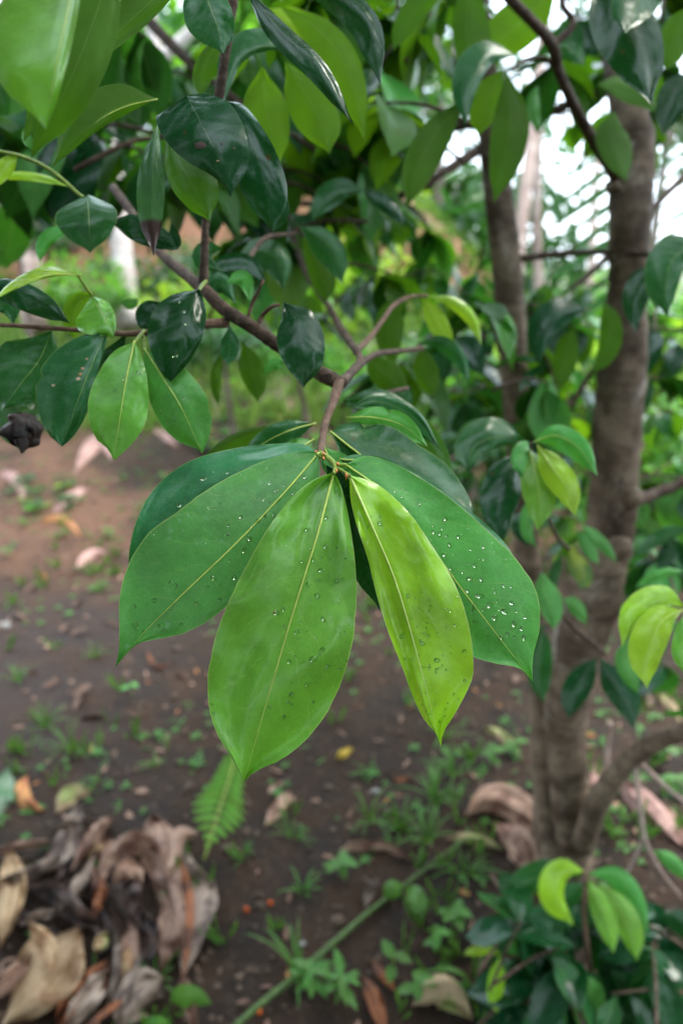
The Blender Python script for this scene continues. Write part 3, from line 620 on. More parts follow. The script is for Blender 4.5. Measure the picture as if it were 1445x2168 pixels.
# hero fan, rear to front
leaf(BR, [(715, 990), (740, 1080), (770, 1180), (806, 1296)], (.385, .40, .40), 45, 42, 'dark', wav=.003, **HN)  # leaf shadowed by the fan, its shade put into the dark green
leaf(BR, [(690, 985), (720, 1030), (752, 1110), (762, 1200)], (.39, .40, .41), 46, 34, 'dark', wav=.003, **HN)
leaf(BR, [(732, 884), (790, 884), (850, 900), (905, 945)], (.44, .44, .44), 26, 38, 'green2', zA=.1, zB=.3, nu=6, nv=24, notch=(1, .5, .4), ribmat=('rib', 2.2))
leaf(BR, [(722, 850), (790, 842), (850, 868), (900, 905)], (.5, .5, .5), 22, 26, 'deep', zA=.1, zB=.4, nu=5, nv=20)
leaf(BR, [(770, 850), (850, 875), (920, 950), (960, 1040)], (.5, .5, .49), 26, 34, 'olive', zA=.3, zB=.4, nu=5, nv=20)
leaf(BR, [(742, 862), (800, 850), (870, 880), (930, 950)], (.48, .49, .49), 20, 30, 'deep', nu=6, nv=24)
leaf(BR, [(668, 896), (612, 912), (556, 940), (500, 990)], (.44, .43, .43, .42), 32, 26, 'deep', zA=.4, zB=.1, nu=6, nv=24, ribmat=('rib', 2.4))
leaf(BR, [(600, 905), (550, 915), (490, 935), (424, 970)], (.47, .46, .45), 28, 14, 'olive', zA=.3, zB=.1, nu=5, nv=20, flip=True)
leaf(BR, [(664, 930), (640, 945), (610, 962), (570, 1000)], (.41, .40, .40), 26, 22, 'green2', nu=5, nv=20, ribmat=('rib', 2.4))
leaf(BR, [(686, 945), (700, 975), (735, 1010), (790, 1060)], (.41, .40, .39), 32, 26, 'green2', nu=5, nv=20, ribmat=('rib', 2.6))
o7, g7 = leaf(BR, [(699, 914), (775, 972), (870, 1035), (955, 1090), (1008, 1128)], (.42, .41, .41, .41), 92, 80, 'deep', zA=.55, zB=.2, peak=.52, wav=.012, ribmat=('rib', 3.0), label='blue sheened dark leaf', notch=(1, .14, .25), oA=[(699, 912), (715, 900), (760, 893), (825, 902), (890, 945), (945, 985), (980, 1030), (1001, 1075), (1005, 1105), (1008, 1128)], **HN)
o4, g4 = leaf(BR, [(672, 958), (585, 985), (450, 1050), (340, 1130), (264, 1232)], (.385, .375, .37, .37, .375), 85, 82, 'rear', zA=.1, zB=.5, peak=.5, wav=.012, ribmat=('rib', 2.6), label='darker leaf behind the left leaf', oB=[(670, 955), (640, 940), (590, 939), (520, 945), (440, 962), (385, 985), (340, 1020), (305, 1065), (285, 1115), (274, 1165), (272, 1205), (264, 1232)], **HN)
o6, g6 = leaf(BR, [(718, 972), (800, 985), (920, 1060), (1030, 1160), (1105, 1245)], (.385, .38, .375), 52, 85, 'rear', zA=.4, zB=.1, peak=.5, wav=.006, ribmat=('rib', 2.4), oA=[(716, 970), (760, 962), (820, 972), (900, 1012), (980, 1070), (1050, 1130), (1085, 1175), (1097, 1210), (1105, 1245)], **HN)
o5, g5 = leaf(BR, [(732, 984), (810, 1042), (900, 1145), (985, 1258), (1060, 1355), (1127, 1443)], (.372, .362, .356, .355, .356, .36), 142, 88, 'green2', zA=.32, zB=.12, peak=.56, wav=.006, ribmat=('rib', 2.9), label='broad green leaf beaded with round drops', oA=[(735, 976), (780, 965), (830, 980), (885, 1010), (945, 1050), (1005, 1100), (1060, 1150), (1100, 1195), (1130, 1240), (1142, 1290), (1140, 1340), (1130, 1375), (1126, 1410), (1127, 1443)], oB=[(733, 990), (760, 1060), (820, 1170), (900, 1290), (960, 1360), (1003, 1391), (1050, 1405), (1092, 1412), (1110, 1424), (1127, 1443)], **HN)
o3, g3 = leaf(BR, [(675, 958), (600, 1045), (500, 1150), (385, 1260), (300, 1345), (245, 1412)], (.372, .36, .35, .347, .35, .355), 108, 148, 'green', zA=.15, zB=.28, peak=.52, wav=.007, ribmat=('rib', 2.6), label='broad green leaf with chalky residue', oB=[(670, 955), (620, 958), (560, 975), (490, 1008), (425, 1045), (370, 1088), (318, 1125), (283, 1175), (262, 1225), (252, 1280), (253, 1330), (252, 1370), (245, 1412)], oA=[(675, 960), (676, 1010), (660, 1065), (630, 1120), (590, 1170), (545, 1225), (490, 1275), (440, 1315), (390, 1340), (340, 1352), (295, 1362), (268, 1385), (245, 1412)], **HN)
o1, g1 = leaf(BR, [(706, 1000), (672, 1130), (627, 1275), (575, 1450), (516, 1656)], (.36, .345, .338, .338, .345), 150, 158, 'front', zA=.2, zB=.2, peak=.51, wav=.016, ribmat=('rib', 3.4), label='largest fresh green leaf at the front', oB=[(702, 1000), (655, 1020), (610, 1062), (565, 1122), (525, 1190), (490, 1262), (462, 1330), (444, 1400), (440, 1455), (446, 1510), (463, 1560), (488, 1600), (505, 1630), (516, 1656)], oA=[(710, 1000), (725, 1040), (738, 1095), (748, 1160), (754, 1230), (753, 1300), (745, 1370), (724, 1440), (694, 1505), (652, 1562), (600, 1605), (550, 1628), (528, 1642), (516, 1656)], **HN)
o2, g2 = leaf(BR, [(740, 1007), (788, 1115), (838, 1235), (886, 1400), (932, 1580)], (.356, .345, .34, .34, .345), 120, 64, 'lime', zA=.12, zB=.55, peak=.56, wav=.015, ribmat=('riblime', 3.4), label='bright lime young leaf', oA=[(742, 1007), (785, 1018), (825, 1045), (868, 1090), (905, 1140), (945, 1205), (975, 1265), (992, 1325), (1000, 1385), (1000, 1430), (985, 1470), (960, 1515), (938, 1550), (932, 1580)], oB=[(739, 1007), (742, 1060), (757, 1120), (780, 1190), (797, 1260), (822, 1340), (850, 1410), (873, 1475), (898, 1525), (922, 1552), (932, 1580)], **HN)
D5 = [(864, 1137, 4), (873, 1106, 3.2), (942, 1099, 5), (917, 1127, 5), (930, 1131, 5), (944, 1134, 4.6), (951, 1154, 5.4), (969, 1137, 4.6), (940, 1175, 5), (909, 1148, 3), (920, 1160, 3), (962, 1245, 6), (978, 1212, 3), (953, 1204, 3.6), (993, 1225, 6.2), (1018, 1227, 4.6), (1004, 1198, 5), (1031, 1187, 4), (1014, 1262, 7.4), (1035, 1281, 6.8), (1067, 1295, 7), (1046, 1308, 6), (1087, 1321, 6.4), (1082, 1277, 5.4), (1103, 1331, 4.8), (1005, 1318, 5.6), (1023, 1290, 4), (1073, 1343, 5), (1088, 1349, 3.6), (1108, 1350, 6), (1060, 1349, 4.8), (1003, 1286, 5.6), (999, 1296, 3.6), (1051, 1273, 3), (1047, 1254, 3.6), (1065, 1241, 4), (1081, 1243, 3), (1056, 1291, 2.8), (1092, 1295, 3), (1111, 1307, 4.4), (1029, 1330, 3), (1009, 1345, 3.4), (1032, 1347, 3), (1038, 1378, 3.6), (988, 1251, 4.6), (969, 1265, 3), (887, 1068, 4), (862, 1081, 3.4), (835, 1041, 3), (850, 1053, 3), (834, 1062, 4), (874, 1103, 3), (916, 1114, 3), (935, 1120, 3.4), (1022, 1159, 3.6), (995, 1164, 3), (1018, 1103, 3)]
drops(o5, g5, D5, 2)
D3 = [(481, 1130, 5), (528, 1140, 5.6), (517, 1165, 5.4), (452, 1224, 6), (327, 1271, 5.6), (288, 1325, 7.5), (487, 1185, 3.6), (484, 1113, 3.4), (571, 1023, 4), (455, 1078, 3), (441, 1076, 3), (510, 1095, 4.6), (481, 1128, 3), (497, 1223, 5.4), (417, 1277, 5), (440, 1243, 4), (465, 1240, 3), (465, 1270, 4.6), (383, 1322, 4), (347, 1334, 4), (336, 1325, 3.4), (645, 1011, 5), (628, 1021, 3), (583, 1040, 3.6), (600, 1028, 3), (560, 1090, 4), (546, 1103, 5), (562, 1093, 3), (580, 1090, 4.6), (532, 1115, 3), (359, 1232, 3.4), (310, 1280, 3), (285, 1284, 4), (372, 1240, 5), (590, 1057, 4), (558, 1060, 3), (620, 1045, 4), (570, 1064, 3.4)]
drops(o3, g3, D3, 3)
D1_ = [(713, 1040, 5), (650, 1122, 6), (690, 1097, 4.6), (689, 1157, 5.4), (679, 1207, 6), (673, 1228, 4), (712, 1230, 6.4), (697, 1219, 3), (650, 1238, 5), (672, 1262, 6), (684, 1311, 5), (628, 1338, 6.4), (663, 1395, 8), (682, 1375, 6), (612, 1400, 4.6), (694, 1411, 5.6), (650, 1448, 6.4), (617, 1471, 6.4), (611, 1487, 4), (663, 1486, 4), (617, 1492, 4), (601, 1518, 5.6), (570, 1497, 4), (720, 1417, 4), (585, 1297, 6), (599, 1290, 5), (601, 1326, 3.6), (662, 1185, 4.6), (680, 1180, 3.6), (700, 1186, 3), (651, 1242, 3), (448, 1492, 3.4), (453, 1510, 4), (735, 1400, 3), (730, 1183, 3), (640, 1190, 4), (712, 1160, 3)]
for k in range(30): D1_.append((random.uniform(600, 740), random.uniform(1150, 1560), random.uniform(1.4, 2.8)))
drops(o1, g1, D1_, 4)
D2 = [(803, 1109, 5.6), (805, 1094, 3.4), (779, 1115, 3.6), (863, 1262, 4.6), (850, 1348, 5), (899, 1342, 4), (893, 1362, 5), (902, 1330, 3), (924, 1398, 6), (923, 1420, 5), (982, 1379, 4.8), (983, 1441, 4), (908, 1415, 3.4), (928, 1415, 3), (960, 1470, 3.4), (920, 1490, 3), (942, 1502, 3.4), (930, 1528, 3.6), (908, 1512, 3), (785, 1094, 3.4), (846, 1320, 2.6), (944, 1418, 3)]
for k in range(95): D2.append((random.uniform(850, 990), random.uniform(1250, 1560), random.uniform(1.2, 2.6)))
drops(o2, g2, D2, 5)
drops(o4, g4, [(430, 1014, 6), (450, 1001, 4), (482, 1001, 4), (380, 1070, 5), (385, 1103, 4), (568, 1010, 3), (350, 1100, 3), (420, 1090, 2.6)], 6)
D5b = [(random.uniform(760, 1120), random.uniform(1000, 1400), random.uniform(1, 2.3)) for _ in range(110)]
drops(o5, g5, D5b, 9)
drops(o3, g3, [(random.uniform(280, 660), random.uniform(980, 1370), random.uniform(1, 2.5)) for _ in range(60)], 10)
# left spray
LN = dict(nu=6, nv=24)
def LV(*a, **k):
    kk = dict(LN); kk.update(k); return leaf(BR, *a, **kk)
LV([(60, 800), (45, 850), (40, 900), (52, 960)], (.47, .46, .45), 46, 60, 'blotch', peak=.45, wav=.01, label='yellowing leaf with a shrivelled brown tip')
LV([(110, 700), (85, 760), (45, 812), (5, 868)], (.45, .445, .44), 58, 85, 'deep', zA=.3, zB=.3)
LV([(268, 705), (235, 760), (205, 800), (195, 850)], (.46, .46, .46), 30, 26, 'dark')
ol1, gl1 = LV([(226, 700), (196, 770), (165, 850), (132, 946)], (.43, .42, .415, .42), 56, 66, 'deep', notch=(-1, .6, .12), zA=.5, zB=.35, peak=.5, wav=.008, oB=[(222, 702), (175, 710), (120, 740), (85, 785), (76, 830), (84, 880), (103, 920), (132, 946)], oA=[(228, 702), (224, 730), (210, 780), (196, 835), (180, 885), (155, 925), (132, 946)])
ol3, gl3 = LV([(306, 738), (345, 800), (385, 865), (428, 960)], (.43, .425, .42, .425), 64, 60, 'green2', notch=(1, .75, .1), peak=.48, ribmat=('rib', 2.2), oA=[(308, 740), (370, 765), (410, 800), (440, 845), (449, 890), (442, 925), (428, 960)], oB=[(304, 742), (306, 790), (318, 850), (345, 905), (385, 940), (410, 945), (428, 960)])
ol2, gl2 = LV([(285, 722), (268, 800), (255, 880), (241, 975)], (.425, .415, .41, .415), 63, 64, 'front', zA=.3, zB=.2, peak=.5, wav=.006, ribmat=('rib', 2.6), label='fresh green leaf among darker ones', oA=[(288, 722), (302, 760), (313, 810), (315, 860), (304, 905), (275, 945), (241, 975)], oB=[(281, 724), (240, 745), (208, 790), (188, 845), (189, 895), (208, 935), (228, 950), (241, 975)])
drops(ol2, gl2, [(263, 803, 4), (243, 827, 4), (293, 789, 4.6), (218, 921, 3.4), (220, 945, 4), (252, 930, 3), (262, 862, 3)], 7)
drops(ol3, gl3, [(368, 888, 4.6), (355, 892, 3.4), (340, 870, 3), (390, 845, 3), (388, 940, 4)], 8)
LV([(345, 640), (322, 658), (312, 680), (304, 705)], .47, 16, 30, 'dark')
ol4, gl4 = LV([(422, 612), (398, 675), (380, 740), (362, 808)], (.44, .425, .42, .42), 58, 66, 'dark', peak=.46, zA=.2, zB=.3, wav=.006, oA=[(424, 614), (436, 660), (430, 710), (408, 755), (385, 785), (362, 808)], oB=[(418, 614), (370, 622), (330, 650), (313, 695), (318, 740), (340, 785), (362, 808)])
drops(ol4, gl4, [(372, 752, 7), (395, 686, 3.6), (390, 660, 3), (380, 640, 3)], 11)
LV([(-60, 600), (20, 610), (90, 640), (150, 685)], (.44, .43, .43), 22, 36, 'dark', zA=.2, zB=.4)
LV([(-40, 680), (-10, 640), (20, 640), (30, 690)], .47, 30, 30, 'deep')
LV([(200, 620), (170, 640), (155, 680), (158, 720)], (.47, .47, .47), 34, 26, 'glow', flip=True)
LV([(172, 583), (110, 582), (50, 600), (-20, 640)], (.43, .42, .41, .4), 6, 20, 'lime', zA=.2, zB=.8, ribmat=('rib', 1.8))
LV([(196, 628), (212, 655), (228, 685), (241, 716)], (.435, .43, .425), 24, 62, 'front', peak=.42, zA=.9, zB=.1, wav=.008, label='small folded bright green leaf')
LV([(255, 640), (270, 642), (282, 640), (292, 632)], .55, 10, 14, 'green2', nu=3, nv=8)
LV([(486, 690), (487, 720), (485, 750), (482, 774)], .47, 20, 20, 'deep', nu=3, nv=10)
LV([(512, 722), (528, 765), (542, 810), (546, 852)], .6, 25, 27, 'olive', flip=True)
LV([(470, 745), (460, 780), (457, 820), (463, 862)], .6, 12, 12, 'olive', flip=True, nu=3)
LV([(600, 640), (632, 690), (645, 760), (642, 822)], (.45, .44, .435, .44), 46, 54, 'dark', peak=.48, zA=.5, zB=.1, wav=.006)
LV([(606, 763), (590, 768), (575, 775), (556, 797)], .5, 11, 13, 'green2', nu=3, nv=10)
# upper leaves
LV([(185, 412), (188, 450), (190, 490), (191, 536)], (.48, .465, .46, .465), 60, 72, 'deep', peak=.42, zA=.3, zB=.15, label='small broad bluish green leaf')
LV([(152, 493), (120, 497), (95, 520), (84, 556)], .52, 12, 22, 'green2', nu=4, nv=14)
LV([(232, 470), (280, 478), (330, 500), (380, 528)], (.48, .47, .46), 28, 30, 'dark', label='dark leaf with a curled end')
LV([(362, 470), (372, 500), (372, 520), (345, 528)], .47, 10, 20, 'dark', nu=3, nv=10)
LV([(335, 258), (326, 340), (322, 440), (326, 545)], (.42, .41, .41, .41), 26, 33, 'browntip', zA=.6, zB=.4, peak=.55, label='narrow dark leaf with a brown tip')
LV([(350, 276), (385, 350), (418, 410), (445, 471)], (.43, .42, .415, .42), 54, 42, 'olive', peak=.5)
LV([(478, 215), (530, 290), (562, 390), (578, 493)], (.42, .41, .405, .41), 62, 56, 'dark', oA=[(480, 214), (515, 222), (555, 270), (588, 330), (608, 395), (612, 445), (600, 475), (578, 493)], peak=.56, wav=.008, notch=(1, .78, .12))
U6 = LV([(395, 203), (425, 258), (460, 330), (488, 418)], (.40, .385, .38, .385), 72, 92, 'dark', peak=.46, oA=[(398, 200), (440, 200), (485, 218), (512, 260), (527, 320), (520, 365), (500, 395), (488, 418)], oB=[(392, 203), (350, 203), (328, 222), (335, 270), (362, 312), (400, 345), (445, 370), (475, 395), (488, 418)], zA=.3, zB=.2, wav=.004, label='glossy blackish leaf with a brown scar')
LV([(334, 210), (260, 228), (190, 270), (108, 357)], (.43, .42, .41, .41), 18, 60, 'olive', zA=.9, zB=.5, flip=True, ribmat=('rib', 1.5), label='leaf seen from its bright green underside')
LV([(470, 80), (445, 115), (425, 160), (424, 210)], .5, 30, 20, 'olive', flip=True)
LV([(425, -60), (440, 0), (462, 60), (474, 116)], (.40, .39, .39), 40, 62, 'deep', peak=.5)
LV([(400, -60), (330, -5), (260, 60), (186, 140)], (.36, .35, .34), 30, 46, 'olive', zA=.2, zB=.3, flip=True)
LV([(250, -120), (200, 40), (140, 190), (66, 336)], (.30, .285, .275, .275), 62, 70, 'olive', flip=True, peak=.52)
LV([(180, -160), (150, 0), (118, 150), (98, 275)], (.26, .25, .245, .25), 22, 150, 'front', zA=.9, zB=.25, peak=.52, wav=.006, label='big pale green leaf close at upper left')
LV([(60, 215), (66, 240), (62, 270), (50, 300)], .45, 14, 10, 'olive', nu=3, nv=10, flip=True)
LV([(80, 260), (62, 275), (58, 295), (70, 320)], .46, 10, 12, 'green2', nu=3, nv=10)
LV([(150, 396), (90, 380), (30, 374), (-30, 380)], .52, 8, 12, 'lime', nu=3)
LV([(38, 332), (20, 345), (0, 370), (-30, 410)], .5, 20, 20, 'lime')
LV([(515, -30), (590, 60), (680, 150), (749, 266)], (.41, .405, .40, .40), 18, 34, 'dark', zA=.7, zB=.3, wav=.004)
LV([(612, 108), (555, 98), (500, 130), (474, 218)], (.5, .49, .485), 14, 44, 'deep', zA=.3, zB=.6)
LV([(560, -60), (690, -20), (780, 50), (806, 182)], (.45, .44, .43, .43), 24, 44, 'dark', zA=.4, zB=.6, peak=.6)
LV([(590, 10), (680, 70), (740, 160), (772, 300)], (.62, .6, .6), 34, 48, 'glow', flip=True)
LV([(602, 128), (640, 190), (680, 260), (698, 326)], (.56, .56, .56), 44, 52, 'glow', flip=True, peak=.55)
LV([(555, 140), (560, 210), (575, 280), (592, 350)], (.58, .58, .58), 44, 50, 'glow', flip=True, peak=.5)
LV([(560, 20), (600, 40), (650, 60), (720, 120)], .66, 30, 34, 'lime', flip=True)
LV([(632, 480), (680, 505), (712, 545), (724, 602)], .7, 26, 38, 'deep', zA=.2, zB=.6)
LV([(640, 500), (668, 550), (685, 600), (690, 642)], .74, 30, 26, 'olive', flip=True)
LV([(500, 545), (550, 530), (590, 555), (600, 615)], .68, 30, 40, 'deep')
LV([(562, 592), (530, 580), (480, 575), (440, 600)], .55, 22, 40, 'dark')
LV([(470, 525), (440, 530), (430, 550), (474, 576)], .5, 18, 24, 'deep', nu=4, nv=12)
LV([(500, 645), (470, 600), (450, 610), (440, 640)], .52, 22, 22, 'deep', nu=4, nv=12)
LV([(768, 405), (725, 405), (690, 430), (658, 468)], .85, 20, 34, 'deep')
LV([(770, 400), (800, 420), (830, 440), (856, 480)], .85, 14, 20, 'dark')
LV([(530, 640), (520, 600), (505, 590), (480, 600)], .5, 16, 20, 'green2', nu=3, nv=10)
# centre right twig leaves
LV([(858, 640), (828, 665), (822, 720), (838, 775)], .8, 33, 30, 'olive', flip=True)
LV([(893, 630), (915, 665), (935, 700), (962, 730)], .74, 22, 22, 'lime', flip=True)
LV([(908, 626), (960, 640), (998, 675), (1019, 732)], .73, 12, 16, 'lime', zA=.3, zB=.7)
LV([(882, 726), (935, 722), (975, 755), (992, 812)], .74, 12, 24, 'deep', zA=.3, zB=.7)
LV([(890, 732), (895, 770), (905, 805), (916, 845)], .78, 28, 24, 'olive', flip=True)
LV([(775, 752), (800, 780), (830, 810), (858, 870)], .72, 34, 30, 'olive', flip=True)
LV([(870, 815), (850, 850), (780, 850), (730, 860)], .68, 24, 24, 'deep')
# shrivelled leaf tip (left edge)
cp = P(48, 912, .44); vs, fs = [], []
for i in range(13):
    for k in range(14):
        th = math.pi * i / 12; an = 2 * math.pi * k / 14; r = .0078 * (1 + .9 * noise.noise(Vector((math.cos(an) * 1.7, math.sin(an) * 1.7, i * .42)))) * (.25 + math.sin(th) ** .8)
        vs.append(cp + Vector((math.cos(an) * r, math.sin(an) * r * .7, .0115 * math.cos(th))))
fs = [(i * 14 + k, i * 14 + (k + 1) % 14, (i + 1) * 14 + (k + 1) % 14, (i + 1) * 14 + k) for i in range(12) for k in range(14)]
obj('withered_leaf_tip', vs, fs, M['char'], BR, [(.5, .5)] * len(vs), org=cp)
leaf(BR, [(50, 880), (44, 905), (50, 930), (46, 962)], (.437, .433, .43), 26, 24, 'char', zA=.5, zB=-.4, nu=4, nv=10, wav=.016, name='withered_leaf_tip')
# blemishes that lie on single leaves
def onleaf(g, x, y):
    vs, m_, nu, nv = g
    best = None; r = ray(x, y).normalized()
    for i in range(nv):
        for k in range(m_ - 1):
            q = [i * m_ + k, i * m_ + k + 1, (i + 1) * m_ + k + 1, (i + 1) * m_ + k]
            for t3 in ((q[0], q[1], q[2]), (q[0], q[2], q[3])):
                h_ = geometry.intersect_ray_tri(vs[t3[0]], vs[t3[1]], vs[t3[2]], r, CAM, True)
                if h_ and (best is None or (h_ - CAM).length < (best - CAM).length): best = h_
    return best
def blemish(o_, g, x, y, r, mat):
    V = []
    for a in range(12):
        k = 1 + .45 * noise.noise(Vector((math.cos(a / 1.91) * 1.5, math.sin(a / 1.91) * 1.5, x)))
        h_ = onleaf(g, x + math.cos(a / 1.91) * r * k * 1.25, y + math.sin(a / 1.91) * r * k * .8)
        if h_ is None: return
        V.append(h_ - (h_ - CAM).normalized() * .0002)
    c0 = sum(V, Vector()) / 12; V.append(c0 - (c0 - CAM).normalized() * .0003)
    obj('blemish', V, [(a, (a + 1) % 12, 12) for a in range(12)], M[mat], o_)
for (x, y, r, mt) in ((424, 308, 10, 'char'), (461, 341, 2.6, 'tan'), (469, 304, 3, 'char'), (495, 314, 3, 'char'), (428, 306, 4, 'rust')): blemish(*U6, x, y, r, mt)
for (x, y, r, mt) in ((166, 802, 4, 'pale'), (113, 816, 3, 'pale'), (176, 780, 3.4, 'tan'), (184, 760, 2.5, 'tan'), (171, 792, 3, 'orange')): blemish(ol1, gl1, x, y, r, mt)
for (x, y, r, mt) in ((580, 1297, 2.2, 'rust'), (884, 1509, 2.4, 'char')): blemish(*((o1, g1) if x < 700 else (o2, g2)), x, y, r, mt)

# upper right leaves on the thick tree
def TL(tree, *a, **k):
    kk = dict(nu=5, nv=18); kk.update(k); return leaf(tree, *a, **kk)
TL(TR1, [(990, 205), (930, 270), (885, 350), (860, 442)], (.72, .7, .69), 40, 34, 'olive', flip=True, peak=.55)
TL(TR2, [(1092, 118), (1030, 125), (995, 180), (984, 268)], (.72, .7, .69), 18, 46, 'deep', zA=.3, zB=.4)
TL(TR2, [(1070, 150), (1080, 240), (1068, 330), (1044, 432)], (.74, .73, .73), 42, 38, 'olive', flip=True, peak=.5)
TL(TR2, [(1060, 150), (1040, 190), (1020, 240), (1012, 290)], (.76, .76, .76), 34, 34, 'glow', flip=True)
TL(TR2, [(1000, -60), (985, 30), (990, 110), (980, 180)], (.78, .78, .78), 50, 30, 'olive', flip=True)
TL(TR2, [(960, -40), (900, 0), (860, 50), (830, 110)], (.8, .8, .8), 26, 30, 'olive', flip=True)
TL(TR2, [(1180, -30), (1120, 30), (1060, 80), (1000, 110)], (.82, .82, .82), 50, 50, 'glow', flip=True)
TL(TR2, [(1270, -80), (1310, 20), (1350, 110), (1378, 222)], (.6, .58, .57), 62, 78, 'dark', zA=.3, zB=.3, peak=.5, wav=.01, label='large dark blue green leaf at upper right')
TL(TR2, [(1420, -90), (1370, -20), (1335, 25), (1322, 72)], (.56, .55, .54), 40, 52, 'deep', peak=.5)
TL(TR2, [(1175, 105), (1195, 100), (1220, 115), (1236, 140)], .84, 18, 26, 'deep')
TL(TR2, [(1300, 235), (1290, 280), (1305, 330), (1325, 385)], .95, 38, 34, 'blotch', flip=True)
TL(TR2, [(1260, 180), (1310, 178), (1360, 200), (1388, 240)], .9, 20, 34, 'blotch', flip=True)
TL(TR2, [(1460, 10), (1430, 60), (1420, 110), (1408, 150)], .8, 30, 30, 'olive', flip=True)
TL(TR2, [(1520, 180), (1450, 190), (1420, 230), (1400, 290)], .85, 30, 40, 'dark')
TL(TR2, [(1138, 180), (1128, 210), (1132, 250), (1140, 280)], .9, 14, 14, 'green', nu=3)
# right mid
TL(TR2, [(1240, 655), (1190, 665), (1150, 705), (1138, 770)], (1.0, .98, .98), 26, 42, 'dark', zA=.3, zB=.5)
TL(TR2, [(1215, 690), (1200, 730), (1190, 780), (1182, 830)], 1.02, 28, 24, 'olive', flip=True)
TL(TR2, [(1275, 635), (1290, 680), (1285, 740), (1252, 795)], 1.0, 26, 24, 'olive', flip=True)
TL(TR2, [(1500, 520), (1430, 540), (1408, 600), (1412, 672)], (.7, .69, .69), 30, 50, 'deep', label='rounded bluish leaf at the right edge')
TL(TR2, [(1385, 575), (1360, 590), (1338, 640), (1345, 705)], .85, 34, 26, 'dark')
TL(TR2, [(1430, 545), (1400, 560), (1385, 600), (1390, 660)], .8, 24, 24, 'deep')
# ---- hand placed clusters on the trees
TL(TR2, [(1128, 936), (1175, 922), (1225, 950), (1264, 1008)], (.61, .6, .6), 26, 30, 'green2', zA=.2, zB=.5, ribmat=('rib', 1.5))
TL(TR2, [(1105, 955), (1080, 1010), (1065, 1080), (1062, 1152)], (.64, .62, .61), 30, 54, 'dark', zA=.5, zB=.2, wav=.01)
TL(TR2, [(1118, 940), (1050, 925), (1000, 950), (990, 1005)], (.64, .63, .62), 26, 46, 'deep', zA=.3, zB=.5, wav=.012)
TL(TR2, [(1125, 945), (1112, 950), (1100, 975), (1105, 1012)], (.62, .61, .6), 16, 22, 'green2', nu=4)
TL(TR2, [(1120, 950), (1132, 1000), (1142, 1060), (1136, 1124)], (.61, .6, .6), 38, 36, 'front', ribmat=('rib', 1.4))
TL(TR2, [(1136, 942), (1165, 985), (1200, 1035), (1218, 1094)], (.6, .59, .59), 30, 32, 'lime', ribmat=('riblime', 1.6), label='pale lime leaf beside the thick trunk')
TL(TR2, [(1150, 1090), (1110, 1100), (1100, 1120), (1120, 1160)], .8, 14, 20, 'dark')
TL(TR2, [(1120, 1050), (1115, 1090), (1118, 1130), (1135, 1160)], .75, 12, 16, 'green')
for args in (([(1228, 1112), (1250, 1130), (1280, 1160), (1306, 1192)], 1.0, 14, 13, 'green'), ([(1222, 1118), (1235, 1145), (1250, 1170), (1266, 1196)], 1.0, 15, 14, 'green'),
             ([(1208, 1152), (1215, 1190), (1232, 1225), (1225, 1248)], .95, 26, 18, 'blotch'), ([(1190, 1165), (1178, 1200), (1172, 1225), (1180, 1245)], 1.0, 12, 12, 'deep'),
             ([(1145, 1210), (1150, 1250), (1165, 1290), (1172, 1335)], .9, 30, 24, 'green'), ([(1190, 1268), (1210, 1275), (1228, 1295), (1240, 1325)], .95, 14, 18, 'green'),
             ([(1150, 1320), (1140, 1370), (1140, 1430), (1150, 1490)], 1.0, 30, 30, 'deep'), ([(1262, 1393), (1235, 1430), (1212, 1475), (1203, 1522)], .95, 30, 30, 'dark'),
             ([(1268, 1393), (1295, 1440), (1325, 1485), (1340, 1543)], .95, 34, 30, 'dark'), ([(1450, 1210), (1410, 1212), (1375, 1225), (1340, 1246)], .9, 10, 12, 'green2'),
             ([(1460, 1120), (1420, 1130), (1380, 1150), (1342, 1178)], 1.1, 14, 20, 'deep'), ([(1440, 1140), (1420, 1170), (1400, 1195), (1385, 1200)], 1.1, 14, 14, 'dark'),
             ([(1330, 1350), (1320, 1390), (1335, 1430), (1350, 1470)], .9, 18, 22, 'green')):
    TL(TR2, *args)
EB = thing('leafy_branch', 'spray of young lime leaves poking in at the right edge, lower down', 'branch', P(1480, 1290, .6))
ptube('twig', EB, [(1560, 1240, .66, 5), (1500, 1270, .62, 4), (1448, 1288, .6, 3)], M['twigl'])
TL(EB, [(1448, 1286), (1400, 1272), (1345, 1300), (1314, 1372)], (.6, .59, .58), 12, 38, 'lime', zA=.3, zB=.6)
TL(EB, [(1446, 1290), (1400, 1315), (1370, 1380), (1368, 1458)], (.59, .57, .57), 34, 46, 'lime', zA=.3, zB=.3, peak=.55, ribmat=('rib', 1.3))
TL(EB, [(1450, 1292), (1450, 1330), (1440, 1380), (1445, 1425)], (.58, .57, .57), 40, 22, 'front')
